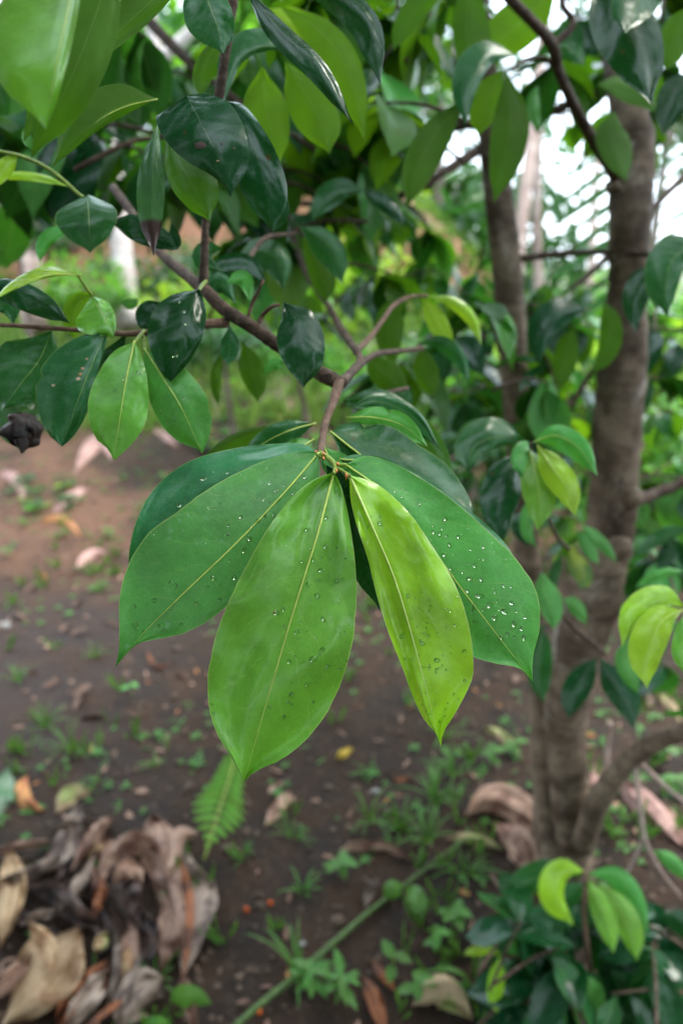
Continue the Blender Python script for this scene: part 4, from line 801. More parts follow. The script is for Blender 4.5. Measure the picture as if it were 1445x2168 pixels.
# foot cluster, lower right
SB = thing('leafy_sapling', 'young sapling with lime and dark glossy leaves at the foot of the thick trunk', 'sapling', G(1260, 2140))
ptube('stem', SB, [(1262, 2150, (G(1262, 2150) - CAM).dot(FWD), 7), (1250, 2060, 1.2, 6), (1236, 1950, 1.15, 5), (1238, 1845, 1.12, 4)], M['twigl'])
ptube('stem', SB, [(1090, 2160, 1.26, 7), (1130, 2080, 1.24, 6), (1165, 2050, 1.22, 5), (1180, 2010, 1.2, 4)], M['twigl'])
ptube('twig', SB, [(1150, 2060, 1.23, 4), (1110, 2030, 1.21, 4), (1060, 2025, 1.19, 4)], M['twigl'])
for args, kw in (
    (([(1236, 1845), (1190, 1850), (1178, 1900), (1215, 1960)], 1.12, 16, 40, 'lime'), {}),
    (([(1240, 1850), (1300, 1850), (1345, 1900), (1372, 1982)], 1.13, 18, 30, 'green'), {}),
    (([(1244, 1862), (1265, 1910), (1285, 1965), (1298, 2018)], 1.1, 26, 22, 'front'), dict(zA=.6)),
    (([(1262, 1868), (1305, 1920), (1335, 1975), (1348, 2036)], 1.11, 30, 26, 'front'), dict(zA=.2)),
    (([(1232, 1850), (1170, 1850), (1110, 1870), (1095, 1900)], 1.2, 26, 36, 'deep'), {}),
    (([(1240, 1870), (1210, 1890), (1175, 1920), (1160, 1940)], 1.2, 26, 26, 'deep'), {}),
    (([(1085, 1940), (1070, 1970), (1078, 2005), (1095, 2032)], 1.2, 26, 22, 'green2'), {}),
    (([(1062, 2024), (1035, 2012), (1005, 2014), (978, 2022)], 1.18, 10, 14, 'lime'), {}),
    (([(1058, 2025), (1050, 2060), (1045, 2110), (1052, 2145)], 1.17, 20, 16, 'lime'), dict(zA=.6, zB=.6)),
    (([(1200, 1950), (1180, 2000), (1190, 2060), (1215, 2110)], 1.22, 36, 30, 'dark'), {}),
    (([(1250, 1960), (1260, 2010), (1300, 2050), (1330, 2070)], 1.24, 30, 30, 'dark'), {}),
    (([(1330, 1900), (1390, 1940), (1430, 2000), (1460, 2080)], 1.22, 26, 40, 'dark'), {}),
    (([(1380, 1800), (1410, 1815), (1440, 1840), (1480, 1870)], 1.3, 14, 18, 'green'), {}),
    (([(1330, 2000), (1380, 2040), (1400, 2110), (1440, 2180)], 1.16, 34, 36, 'deep'), {}),
    (([(1290, 2050), (1330, 2090), (1350, 2140), (1370, 2200)], 1.14, 34, 34, 'dark'), {}),
    (([(1230, 2060), (1250, 2100), (1245, 2150), (1260, 2200)], 1.14, 30, 34, 'green2'), {}),
    (([(1400, 1930), (1440, 1950), (1470, 2000), (1500, 2060)], 1.2, 26, 36, 'dark'), {}),
    (([(1150, 2100), (1170, 2130), (1180, 2170), (1190, 2220)], 1.16, 22, 24, 'green'), {}),
    (([(1130, 1960), (1100, 1990), (1060, 2000), (1030, 2050)], 1.26, 16, 22, 'deep'), {})):
    TL(SB, *args, **kw)

# ---- random foliage on the trees: sprays of copied leaves
def localleaf(mat, ln=.11, wd=.042, droop=.35, fold=.3, seed=0):
    nu, nv = 3, 10; vs, uv = [], []
    for i in range(nv + 1):
        v = i / nv; w_ = wd * prof(v, .5)
        for k in range(-nu, nu + 1):
            s = k / nu
            vs.append(Vector((s * w_, ln * v * (1 - .12 * droop * v), -droop * ln * v * v * .6 + fold * abs(s) * w_ + .006 * noise.noise(Vector((s * 2, v * 4, seed * 3.3))))))
            uv.append((s * .5 + .5, v))
    m_ = 2 * nu + 1
    fs = [(i * m_ + k, i * m_ + k + 1, (i + 1) * m_ + k + 1, (i + 1) * m_ + k) for i in range(nv) for k in range(m_ - 1)]
    return mesh('leaf', vs, fs, M[mat], uv)
LM = {k: [localleaf(k, .115, .027 + .004 * s, .15 + .3 * s, .25 + .15 * (s % 2), s) for s in range(3)] for k in ('deep', 'dark', 'green2', 'olive', 'glow', 'lime', 'front', 'blotch')}
CNT = {}
def put_leaf(parent, mats, p, d, nrm, sc):
    me = random.choice(LM[random.choice(mats)])
    o_ = bpy.data.objects.new('leaf', me); C.objects.link(o_)
    y = d.normalized(); x = y.cross(nrm); x = x.normalized() if x.length > 1e-3 else y.orthogonal().normalized(); z = x.cross(y)
    m4 = Matrix((x, y, z)).transposed().to_4x4(); m4.translation = p - W[parent.name]
    o_.parent = parent; o_.matrix_local = m4 @ Matrix.Scale(sc, 4)
    CNT[parent.name] = CNT.get(parent.name, 0) + 1
def spray(parent, x, y, d, mats, n=5, sc=1, hang=.6, back=None):
    p = P(x, y, d); tv = Vector((random.uniform(-1, 1), random.uniform(-.6, .6), random.uniform(-.2, .5))).normalized()
    q0 = back if back is not None else p - tv * .14
    tube('twig', parent, [q0, (q0 + p) / 2 + Vector((0, 0, .012)), p], [.0032, .0026, .0016], M['twig'], 5, 3, 0)
    for k in range(n):
        a = random.uniform(0, 2 * math.pi); o_ = Vector((math.cos(a), math.sin(a), -hang * random.uniform(.4, 2.2)))
        nrm = Vector((random.gauss(0, .25) + math.cos(a) * .6, random.gauss(0, .25) + math.sin(a) * .6, .8))
        put_leaf(parent, mats, p - tv * random.uniform(0, .05), o_ + tv * .5, nrm, sc * random.uniform(.6, 1.28))
REG = [ # x0,x1,y0,y1,d0,d1,count,mats,parent,n,sc
 (500, 860, -40, 260, .75, 1.3, 11, ['glow', 'olive', 'deep', 'green2'], TR1, 5, 1),
 (560, 850, 260, 520, 1.0, 1.7, 13, ['olive', 'glow', 'deep', 'green2'], TR1, 5, 1),
 (900, 1130, -40, 130, .9, 1.5, 5, ['olive', 'dark', 'glow'], TR2, 5, 1),
 (1180, 1460, -40, 150, .8, 1.5, 7, ['olive', 'dark', 'deep'], TR2, 5, 1),
 (1200, 1460, 170, 300, 1.1, 1.6, 5, ['olive', 'dark'], TR2, 4, 1),
 (560, 1020, 500, 660, 1.3, 2.1, 12, ['deep', 'green2', 'olive', 'glow'], TR1, 5, .95),
 (1100, 1280, 600, 1000, 1.3, 2.1, 11, ['deep', 'green2', 'dark', 'glow'], TR2, 5, .95),
 (1350, 1470, 600, 1150, 1.25, 2.0, 12, ['deep', 'green2', 'glow', 'dark'], TR2, 5, .95),
 (950, 1060, 800, 960, 1.3, 1.9, 5, ['deep', 'dark', 'olive'], TR1, 5, .9),
 (1350, 1470, 1150, 1550, 1.2, 1.6, 6, ['deep', 'green2', 'dark'], TR2, 4, .9),
 (0, 330, 120, 420, .8, 1.5, 9, ['green2', 'deep', 'olive'], TR1, 5, 1),
 (380, 560, 160, 560, .75, 1.3, 7, ['olive', 'deep', 'green2'], TR1, 4, .9),
]
OB1 = thing('leafy_branch', 'leaves of a branch hanging behind the upper left and top middle leaves', 'branch', P(300, -100, 1.2))
tube('bark', OB1, [P(180, -120, 1.3), P(330, 60, 1.2), P(480, 200, 1.15), P(640, 300, 1.2), P(760, 380, 1.3)], [.011, .01, .008, .006, .004], M['twig'], 8, 6)
OB2 = thing('leafy_branch', 'leaves of a branch reaching behind both trunks at right', 'branch', P(1500, 300, 1.7))
tube('bark', OB2, [P(1560, 260, 1.8), P(1400, 420, 1.7), P(1200, 620, 1.7), P(1000, 720, 1.8)], [.012, .01, .008, .004], M['twig'], 8, 6)
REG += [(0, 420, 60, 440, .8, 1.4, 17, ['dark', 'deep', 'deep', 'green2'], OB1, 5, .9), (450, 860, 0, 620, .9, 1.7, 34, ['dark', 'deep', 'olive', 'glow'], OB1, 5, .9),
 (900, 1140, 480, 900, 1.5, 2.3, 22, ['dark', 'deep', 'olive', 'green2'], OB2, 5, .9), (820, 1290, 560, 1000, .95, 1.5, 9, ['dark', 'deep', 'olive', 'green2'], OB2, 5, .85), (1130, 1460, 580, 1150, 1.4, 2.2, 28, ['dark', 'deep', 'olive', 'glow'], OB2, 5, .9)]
for (x0, x1, y0, y1, d0, d1, n, mats, par, nl, sc) in REG:
    for _ in range(n):
        spray(par, random.uniform(x0, x1), random.uniform(y0, y1), random.uniform(d0, d1), mats, nl, sc)
for _ in range(30):
    x, y = random.uniform(1100, 1480), random.uniform(1930, 2220)
    spray(SB, x, y, random.uniform(1.12, 1.26), ['dark', 'deep', 'dark', 'dark'], 4, 1.0, .5)

# crowns of the two near trees above the frame, and unseen trees added round the clearing; all thickened for shade
def add_crown(t_, c, r, n, ln, mat, seed):
    random.seed(seed); vs, fs, uv, cl = crown_geo(c, r, n, ln, 16); obj('crown', vs, fs, M[mat], t_, uv, org=Vector(c))
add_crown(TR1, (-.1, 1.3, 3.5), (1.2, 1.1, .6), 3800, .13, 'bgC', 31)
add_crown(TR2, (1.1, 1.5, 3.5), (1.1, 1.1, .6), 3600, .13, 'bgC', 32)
for k, (c, r, n, lb) in enumerate((((-2.6, .8, 4.0), (1.5, 1.6, 1.0), 2600, 'unseen tree added for shade, overhanging the clearing from the left'), ((-1.6, -2.6, 4.2), (1.7, 1.5, 1.1), 2600, 'unseen tree added for shade behind the camera on the left side'),
        ((2.2, -2.4, 4.4), (1.5, 1.5, 1.0), 2000, 'unseen tree added for shade behind the camera on the right side'), ((-3.6, -1.0, 2.4), (1.0, 2.4, 1.7), 3000, 'unseen bushy tree added for shade at the left'), ((.3, -5.0, 3.0), (4.2, 1.2, 2.4), 5200, 'unseen wide tree added behind the camera to block sky reflections'), ((4.4, -.4, 2.6), (1.0, 2.4, 1.8), 3000, 'unseen bushy tree added for shade at the right of the clearing'))):
    random.seed(50 + k); base = Vector((c[0], c[1], hh(c[0], c[1]))); t_ = thing('tree', lb, 'tree', base, 'unseen trees added for shade')
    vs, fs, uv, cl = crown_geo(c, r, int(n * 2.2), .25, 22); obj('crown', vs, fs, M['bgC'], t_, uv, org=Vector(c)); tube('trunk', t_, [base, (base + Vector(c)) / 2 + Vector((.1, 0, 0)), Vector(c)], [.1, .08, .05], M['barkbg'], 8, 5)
random.seed(99)

# ------------------------------------------------------------ things on the ground
def gleaf(name, label, catg, mid, wA, wB, mat, lift=.02, wav=.02, zA=-.2, zB=.3, peak=.5, group='fallen leaves on the soil', nv=16, nu=5, lifts=None, parent=None, crk=0):
    """a sheet lying on the ground along a traced midline"""
    ds = []
    for i, (x, y) in enumerate(mid):
        l = lifts[i] if lifts else lift
        ds.append(gd(x, y) - l)
    o_, g = leaf(parent, mid, ds, wA, wB, mat, zA=zA, zB=zB, peak=peak, nu=nu, nv=nv, wav=wav, name=name, crk=crk)
    if not parent: tag(o_, label, catg, group)
    return o_
# banana-like litter heap, lower left: each withered piece is a thing
DL = [
 ('mauve', [(325, 1722), (330, 1770), (335, 1830), (345, 1880)], 38, 36, .05, 'upright mauve strip of withered leaf at the top of the heap'),
 ('mauve', [(330, 1785), (350, 1850), (375, 1930), (390, 2060)], 40, 42, .06, 'long mauve withered leaf folding down the middle of the heap'),
 ('mauve', [(250, 1850), (270, 1800), (310, 1790), (345, 1830)], 30, 34, .05, 'curled mauve leaf scrap in the middle of the heap'),
 ('mauve', [(420, 1765), (385, 1770), (372, 1800), (385, 1850)], 18, 20, .05, 'arching mauve ribbon at the right of the heap'),
 ('greyd', [(450, 1850), (425, 1900), (405, 1970), (385, 2080)], 36, 34, .05, 'greyish withered leaf narrowing to a brown stalk'),
 ('rust', [(372, 1800), (398, 1880), (400, 1980), (383, 2090)], 9, 9, .07, 'rust brown stalk bent over the heap'),
 ('greyd', [(170, 1700), (150, 1760), (120, 1810), (75, 1860)], 26, 22, .05, 'grey furled leaf at the upper left of the heap'),
 ('char', [(200, 1730), (170, 1800), (140, 1850), (110, 1890)], 20, 24, .04, 'blackish furled leaf beside the grey one'),
 ('greyd', [(210, 1800), (180, 1850), (150, 1900), (120, 1945)], 13, 14, .05, 'narrow grey strip slanting across the heap'),
 ('mauve', [(230, 1760), (225, 1800), (210, 1850), (190, 1900)], 20, 18, .03, 'short dull mauve strip left of the curl'),
 ('tan', [(20, 1790), (30, 1860), (20, 1930), (0, 2010)], 26, 30, .06, 'orange tan leaf at the left edge of the heap'),
 ('mauve', [(-20, 1820), (30, 1790), (80, 1785), (120, 1780)], 9, 12, .06, 'thin mauve strip lying flat at the left edge'),
 ('char', [(60, 1880), (110, 1900), (160, 1940), (220, 1960)], 34, 32, .03, 'dark crumpled leaf in the hollow of the heap'),
 ('greyd', [(40, 1960), (80, 1940), (110, 1930), (140, 1925)], 12, 12, .05, 'small grey crumpled leaf near the orange berry'),
 ('tan', [(170, 1960), (120, 2030), (70, 2100), (0, 2180)], 62, 66, .05, 'broad tan leaf with a yellow rib at the bottom left'),
 ('rust', [(230, 2030), (200, 2080), (150, 2130), (120, 2190)], 26, 30, .05, 'rusty brown leaf edge beside the broad tan leaf'),
 ('greyd', [(240, 2050), (200, 2090), (165, 2140), (140, 2190)], 26, 24, .07, 'pale grey brown leaf lapping over the rusty one'),
 ('mauve', [(270, 1940), (285, 1990), (270, 2050), (250, 2090)], 28, 26, .04, 'brown leaf flap below the curl'),
 ('char', [(290, 1920), (310, 1960), (320, 2000), (300, 2060)], 22, 20, .05, 'blackish drooping leaf under the mauve fold'),
 ('greyd', [(350, 2070), (320, 2090), (280, 2130), (250, 2190)], 44, 52, .06, 'grey leaf with a dark base at the bottom of the heap'),
 ('greyd', [(245, 1950), (248, 2020), (240, 2080), (225, 2140)], 7, 7, .08, 'thin grey stalk standing over the heap'),
 ('greyd', [(300, 2000), (290, 2050), (275, 2110), (268, 2150)], 5, 6, .08, 'second thin grey stalk right of the first'),
 ('rust', [(280, 2100), (240, 2130), (200, 2160), (160, 2190)], 7, 7, .08, 'rust coloured stalk at the bottom left'),
 ('pale', [(230, 1970), (218, 1990), (210, 2005), (205, 2020)], 14, 14, .06, 'small cream scrap in the middle of the heap'),
 ('mauve', [(385, 2060), (395, 2100), (405, 2150), (410, 2200)], 16, 18, .05, 'pale brown strip behind the round green leaf'),
 ('tan', [(180, 1820), (200, 1800), (215, 1790), (225, 1780)], 9, 9, .05, 'small ochre scrap between the furled leaves'),
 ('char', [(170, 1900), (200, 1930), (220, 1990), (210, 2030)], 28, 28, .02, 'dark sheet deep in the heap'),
 ('char', [(0, 1900), (60, 1960), (120, 1990), (180, 2060)], 40, 44, .012, 'black leaf at the bottom of the heap'),
 ('mauve', [(150, 1850), (185, 1790), (215, 1750), (240, 1725)], 16, 18, .07, 'pinkish grey strip rising at the back of the heap'),
 ('mauve', [(300, 1880), (280, 1850), (262, 1845), (240, 1880)], 20, 24, .08, 'rolled pink brown fold in the middle of the heap'),
 ('greyd', [(110, 1760), (150, 1745), (190, 1740), (225, 1750)], 12, 12, .06, 'grey scrap at the back edge of the heap'),
 ('rust', [(205, 1840), (215, 1880), (205, 1920), (190, 1950)], 12, 12, .07, 'reddish strip beside the narrow grey strip'),
 ('tan', [(60, 1950), (85, 1990), (100, 2030), (90, 2080)], 26, 22, .06, 'ochre leaf piece above the broad tan leaf'),
 ('greyd', [(0, 1860), (50, 1850), (90, 1830), (130, 1800)], 9, 10, .07, 'pale furled rib across the left of the heap'),
 ('mauve', [(345, 1900), (355, 1960), (350, 2010), (340, 2060)], 22, 20, .05, 'dull pink strip under the long mauve leaf'),
 ('tan', [(250, 1990), (262, 2020), (268, 2050), (260, 2090)], 16, 16, .06, 'light brown scrap between the thin stalks'),
 ('mauve', [(-20, 2120), (30, 2080), (60, 2050), (90, 2010)], 30, 34, .03, 'mottled brown piece under the broad tan leaf'),
 ('greyd', [(390, 1780), (400, 1830), (430, 1860), (455, 1880)], 12, 12, .05, 'thin grey curl at the right tip of the heap'),
 ('char', [(280, 1790), (250, 1860), (260, 1930), (300, 1990)], 46, 44, .012, 'black leaf under the mauve folds'),
]
for k, (mt, mid, a, b_, lift, lb) in enumerate(DL):
    st = len(mid[0]) and (('stalk' in lb) or ('ribbon' in lb))
    gleaf('withered_leaf', lb, 'dead leaf', mid, a * 1.08, b_ * 1.08, mt, wav=.004 if st else .06, zA=.8 if k % 2 else -.6, zB=.8, peak=.42, crk=0 if (st or a < 14) else .0042, lifts=[lift * .35, lift * .72, lift * .72, lift * .25], group='withered leaves in the heap at lower left', nv=22, nu=9)
OT = [
 ('fallen_leaf', 'pale', [(118, 1722), (140, 1695), (165, 1680), (200, 1672)], 24, 26, 'pale peach fallen leaf with a green margin at left'),
 ('fallen_leaf', 'orange', [(60, 1640), (50, 1670), (60, 1700), (95, 1715)], 14, 20, 'orange brown leaf curled beside the pale peach one'),
 ('fallen_leaf', 'greypale', [(20, 1620), (10, 1660), (-5, 1700), (-20, 1740)], 26, 24, 'grey green leaf at the left edge of the soil'),
 ('fallen_leaf', 'yellow', [(710, 1606), (722, 1598), (735, 1590), (748, 1585)], 9, 10, 'small yellow leaf alone on the bare soil'),
 ('fallen_leaf', 'mauve', [(560, 1750), (580, 1720), (600, 1695), (615, 1672)], 14, 16, 'reddish brown folded leaf on the soil below the hero leaf'),
 ('fallen_leaf', 'mauve', [(715, 1800), (760, 1788), (820, 1792), (870, 1820)], 10, 16, 'brown arched husk lying across the soil'),
 ('fallen_leaf', 'greyd', [(772, 1925), (780, 1895), (790, 1875), (800, 1858)], 12, 12, 'narrow grey leaf left of the two green ovals'),
 ('fallen_leaf', 'rust', [(760, 2060), (785, 2100), (800, 2140), (820, 2200)], 18, 18, 'long rust red leaf at the bottom middle'),
 ('fallen_leaf', 'rust', [(785, 2030), (800, 2050), (820, 2075), (835, 2100)], 12, 12, 'short rusty leaf above the long rust red one'),
 ('fallen_leaf', 'mauve', [(980, 1730), (1040, 1700), (1110, 1730), (1150, 1780)], 46, 38, 'big crumpled brown leaf leaning on the slim trunk foot'),
 ('fallen_leaf', 'mauve', [(1040, 1740), (1080, 1770), (1110, 1810), (1130, 1860)], 34, 32, 'brown fold hanging under the big crumpled leaf'),
 ('fallen_leaf', 'pale', [(940, 1775), (980, 1772), (1020, 1778), (1065, 1798)], 10, 13, 'pale green and cream leaf left of the trunk foot'),
 ('fallen_leaf', 'pink', [(1300, 1640), (1340, 1690), (1390, 1740), (1450, 1800)], 34, 26, 'pinkish brown leaf right of the low branch'),
 ('fallen_leaf', 'mauve', [(1370, 1690), (1400, 1720), (1430, 1760), (1460, 1800)], 20, 20, 'dark brown leaf at the right edge'),
 ('fallen_leaf', 'pink', [(1235, 1610), (1260, 1625), (1262, 1650), (1240, 1665)], 14, 14, 'small pink curl behind the trunk'),
 ('fallen_leaf', 'pink', [(155, 1005), (190, 965), (215, 945), (240, 975)], 26, 22, 'pale pink dead leaf under the hanging leaves at left'),
 ('fallen_leaf', 'pink', [(105, 1085), (140, 1070), (165, 1050), (190, 1035)], 18, 18, 'pinkish crumpled leaf left of the hero leaves'),
 ('fallen_leaf', 'orange', [(88, 1108), (115, 1102), (145, 1112), (172, 1138)], 14, 15, 'bright orange brown leaf on the soil at left'),
 ('fallen_leaf', 'pink', [(160, 1205), (180, 1188), (205, 1175), (232, 1175)], 16, 14, 'ribbed pink leaf below the orange one'),
 ('fallen_leaf', 'rust', [(78, 1205), (88, 1215), (95, 1225), (105, 1235)], 7, 7, 'tiny red brown leaf at left'),
 ('fallen_leaf', 'pink', [(-20, 1010), (10, 1010), (35, 1025), (55, 1060)], 18, 22, 'pinkish brown leaf at the left edge'),
 ('fallen_leaf', 'rust', [(310, 1375), (318, 1395), (335, 1412), (372, 1400)], 6, 6, 'curled rust coloured strip under the left hero leaf'),
 ('fallen_leaf', 'rust', [(830, 1660), (845, 1650), (855, 1650), (870, 1645)], 6, 6, 'thin red leaf in the grass at centre right'),
 ('fallen_leaf', 'pale', [(1020, 1540), (1045, 1550), (1070, 1565), (1095, 1580)], 12, 12, 'cream leaf left of the trunks'),
 ('fallen_leaf', 'orange', [(1030, 1370), (1050, 1375), (1065, 1390), (1080, 1410)], 14, 16, 'orange brown leaf behind the tip of the beaded leaf'),
 ('fallen_leaf', 'orange', [(1180, 1620), (1175, 1650), (1172, 1690), (1170, 1740)], 9, 9, 'orange brown bark flake between the trunk feet'),
 ('fallen_leaf', 'pale', [(870, 2130), (910, 2100), (950, 2105), (1000, 2160)], 36, 40, 'broad mottled cream leaf at the bottom right of the soil'),
 ('fallen_leaf', 'mauve', [(1000, 1940), (1000, 1970), (1008, 2000), (1012, 2030)], 9, 9, 'narrow brown leaf left of the sapling'),
 ('fallen_leaf', 'pink', [(300, 905), (330, 915), (350, 930), (380, 945)], 14, 18, 'pinkish leaf in the litter behind the hanging leaves'),
 ('fallen_leaf', 'pale', [(1380, 1470), (1400, 1480), (1420, 1500), (1440, 1530)], 14, 14, 'pale pinkish leaf under the lime spray'),
]
for (nm, mt, mid, a, b_, lb) in OT:
    big = a > 24
    gleaf(nm, lb, 'fallen leaf', mid, a, b_, mt, wav=.045 if big else .02, zA=.5, zB=.4, peak=.5, nu=8 if big else 5, crk=.006 if big and mt in ('mauve', 'pink') else 0, lifts=[.01, .035 if big else .02, .04 if big else .02, .01])
# small berries and stones
for k, (x, y, r, lb) in enumerate(((155, 1932, 8, 'orange berry on the withered heap'), (572, 1916, 7, 'orange berry on the bare soil'), (522, 1930, 7, 'duller orange berry left of the other'), (548, 2145, 9, 'orange berry beside the green stem'), (1336, 2127, 9, 'orange berry low in the sapling leaves'), (1098, 2160, 9, 'orange berry at the bottom right'))):
    c0 = G(x, y, .006); rr = .78 * r / F * (c0 - CAM).dot(FWD); vs = []
    for i in range(9):
        for q in range(10):
            th = math.pi * i / 8; an = .6283 * q; vs.append(c0 + Vector((math.sin(th) * math.cos(an), math.sin(th) * math.sin(an), math.cos(th) * 1.1 + (-.15 if i == 0 else 0))) * rr)
    fs = [(i * 10 + q, i * 10 + (q + 1) % 10, (i + 1) * 10 + (q + 1) % 10, (i + 1) * 10 + q) for i in range(8) for q in range(10)]
    bo = thing('berry', lb, 'berry', c0, 'fallen orange berries'); obj('fruit', vs, fs[::1], M['berry'], bo, org=c0)
    vs, fs, uv = tube_geo([c0 + Vector((0, 0, rr * .9)), c0 + Vector((rr * .2, 0, rr * 1.5))], [rr * .14, rr * .1], 5, 2); obj('stalk', vs, fs, M['barkd'], bo)
def pebble(c0, r, rnd):
    vs = []; s = rnd.random() * 50; sx, sy, sz = rnd.uniform(.8, 1.3), rnd.uniform(.7, 1.1), rnd.uniform(.45, .8)
    for i in range(5):
        for q in range(6):
            th = math.pi * i / 4; an = 2 * math.pi * q / 6; v = Vector((math.sin(th) * math.cos(an) * sx, math.sin(th) * math.sin(an) * sy, math.cos(th) * sz))
            vs.append(c0 + v * (r * (1 + .3 * noise.noise(v * 1.5 + Vector((s, 0, 0))))))
    return vs, [(i * 6 + q, i * 6 + (q + 1) % 6, (i + 1) * 6 + (q + 1) % 6, (i + 1) * 6 + q)[::-1] for i in range(4) for q in range(6)]
rnd = random.Random(5)
for (x, y, r, lb) in ((10, 1328, 12, 'pale grey stone at the left edge of the soil'), (794, 1678, 9, 'small round cream pebble in the grass'), (640, 2000, 7, 'whitish chip of stone near the green stem')):
    v1, f1 = pebble(G(x, y, .004), r / F * gd(x, y), rnd); tag(obj('stone', v1, f1, M['stone'], None, org=v1[0]), lb, 'stone', 'loose stones on the soil')
def scatter(name, label, n, fn, mat, y0, y1, seed, uvs=False):
    rnd = random.Random(seed); vs, fs, uv = [], [], []
    for _ in range(n):
        fn(vs, fs, uv, rnd)
    tag(obj(name, vs, fs, M[mat], None, uv if uvs else None, org=Vector((0, 0, 0))), label, kind='stuff')
def clod(vs, fs, uv, rnd):
    x, y = rnd.gauss(-.1, 1.0), rnd.uniform(.6, 4.5); v1, f1 = pebble(Vector((x, y, hh(x, y))), rnd.uniform(.002, .009) * (1 if rnd.random() < .9 else 1.8), rnd); o_ = len(vs)
    vs += v1; fs += [tuple(a + o_ for a in f) for f in f1]
M['clod'] = simple('soil_crumb', (.06, .038, .025), .85, 12, .5, .4, .002, .3, (.12, .082, .058), 3)
scatter('soil_crumbs', 'small crumbs and chips of soil over the ground', 6000, clod, 'clod', 0, 0, 3)
def sprout(vs, fs, uv, rnd, x=None, y=None, s=None):
    if x is None:
        while True:
            x, y = rnd.gauss(-.1, 1.1), rnd.uniform(.6, 4.2)
            if noise.noise(Vector((x * 1.7, y * 1.7, 7))) + .25 * (y > 2.2) + .2 * (x > .2) > rnd.uniform(-.1, .5): break
    s = s or rnd.uniform(.008, .022); z = hh(x, y); n = rnd.choice((2, 3, 4, 5)); a0 = rnd.uniform(0, 6.3)
    for k in range(n):
        a = a0 + 6.283 * k / n; p = Vector((x, y, z + s * .4))
        quadleaf(vs, fs, uv, p, Vector((math.cos(a), math.sin(a), .35)), Vector((0, 0, 1)), s, s * rnd.uniform(.25, .6), .3)
scatter('seedlings', 'tiny green seedlings sprinkled over the bare soil', 2600, sprout, 'weed', 0, 0, 4, True)
def grassb(vs, fs, uv, rnd):
    while True:
        x, y = rnd.uniform(-5, 5), rnd.uniform(3.0, 13)
        if noise.noise(Vector((x * 1.1, y * 1.1, 3))) > (.28 if y < 4.3 else -.3): break
    for _ in range(5):
        a = rnd.uniform(0, 6.3); l = rnd.uniform(.04, .12); quadleaf(vs, fs, uv, Vector((x + rnd.gauss(0, .03), y + rnd.gauss(0, .03), hh(x, y) - .004)), Vector((math.cos(a) * .6, math.sin(a) * .6, 1)), Vector((math.cos(a), math.sin(a), 0)), l, .009 + l * .12, .5)
scatter('hill_grass', 'light green low grass on the rising slope', 11000, grassb, 'hillgrass', 0, 0, 6, True)
def litter(vs, fs, uv, rnd):
    x, y = rnd.gauss(.2, 1.5), rnd.uniform(.7, 6); a = rnd.uniform(0, 6.3); l = rnd.uniform(.01, .045)
    quadleaf(vs, fs, uv, Vector((x, y, hh(x, y) + .004)), Vector((math.cos(a), math.sin(a), .1)), Vector((rnd.gauss(0, .3), rnd.gauss(0, .3), 1)), l, l * rnd.uniform(.15, .5), .2)
def clump(vs, fs, uv, rnd):
    while True:
        x, y = rnd.gauss(.25, .9), rnd.uniform(.7, 3.4)
        if noise.noise(Vector((x * 1.9, y * 1.9, 17))) + .3 * (x > .1) + .15 * (y > 2) > rnd.uniform(.0, .6): break
    for _ in range(rnd.randint(4, 9)):
        a = rnd.uniform(0, 6.3); l = rnd.uniform(.025, .075); quadleaf(vs, fs, uv, Vector((x + rnd.gauss(0, .006), y + rnd.gauss(0, .006), hh(x, y) - .002)), Vector((math.cos(a), math.sin(a), rnd.uniform(.4, 1.4))), Vector((math.cos(a), math.sin(a), .3)), l, .0055, .45)
scatter('short_grass', 'short thin grass growing in patches on the soil', 420, clump, 'grass', 0, 0, 21, True)
scatter('leaf_litter', 'small brown bits of dead leaf strewn over the soil', 1500, litter, 'mauve', 0, 0, 8, True)
def pinklit(vs, fs, uv, rnd):
    x, y = rnd.uniform(-3, 1.2), rnd.uniform(1.7, 4.5); a = rnd.uniform(0, 6.3); l = rnd.uniform(.02, .09)
    quadleaf(vs, fs, uv, Vector((x, y, hh(x, y) + .01)), Vector((math.cos(a), math.sin(a), .25)), Vector((rnd.gauss(0, .5), rnd.gauss(0, .5), 1)), l, l * rnd.uniform(.2, .5), .4)
def herb(vs, fs, uv, rnd):
    while True:
        x, y = rnd.uniform(-4, 4.5), rnd.uniform(3.2, 9)
        if noise.noise(Vector((x * 1.3, y * 1.3, 27))) > (.25 if y < 4.4 else -.25): break
    sprout(vs, fs, uv, rnd, x, y, rnd.uniform(.03, .085))
scatter('hill_herbs', 'mixed dark green herbs dotted over the rising slope', 2600, herb, 'bgC', 0, 0, 41, True)
scatter('hill_herbs', 'mixed mid green herbs dotted over the rising slope', 1500, herb, 'bgA', 0, 0, 42, True)
scatter('hill_herbs', 'yellow green herbs dotted over the rising slope', 900, herb, 'bgB', 0, 0, 43, True)
scatter('leaf_litter', 'pinkish dead leaves strewn over the far soil', 200, pinklit, 'tanlit', 0, 0, 18, True)
scatter('leaf_litter', 'small rust coloured bits of dead leaf strewn over the soil', 260, litter, 'orange', 0, 0, 12, True)
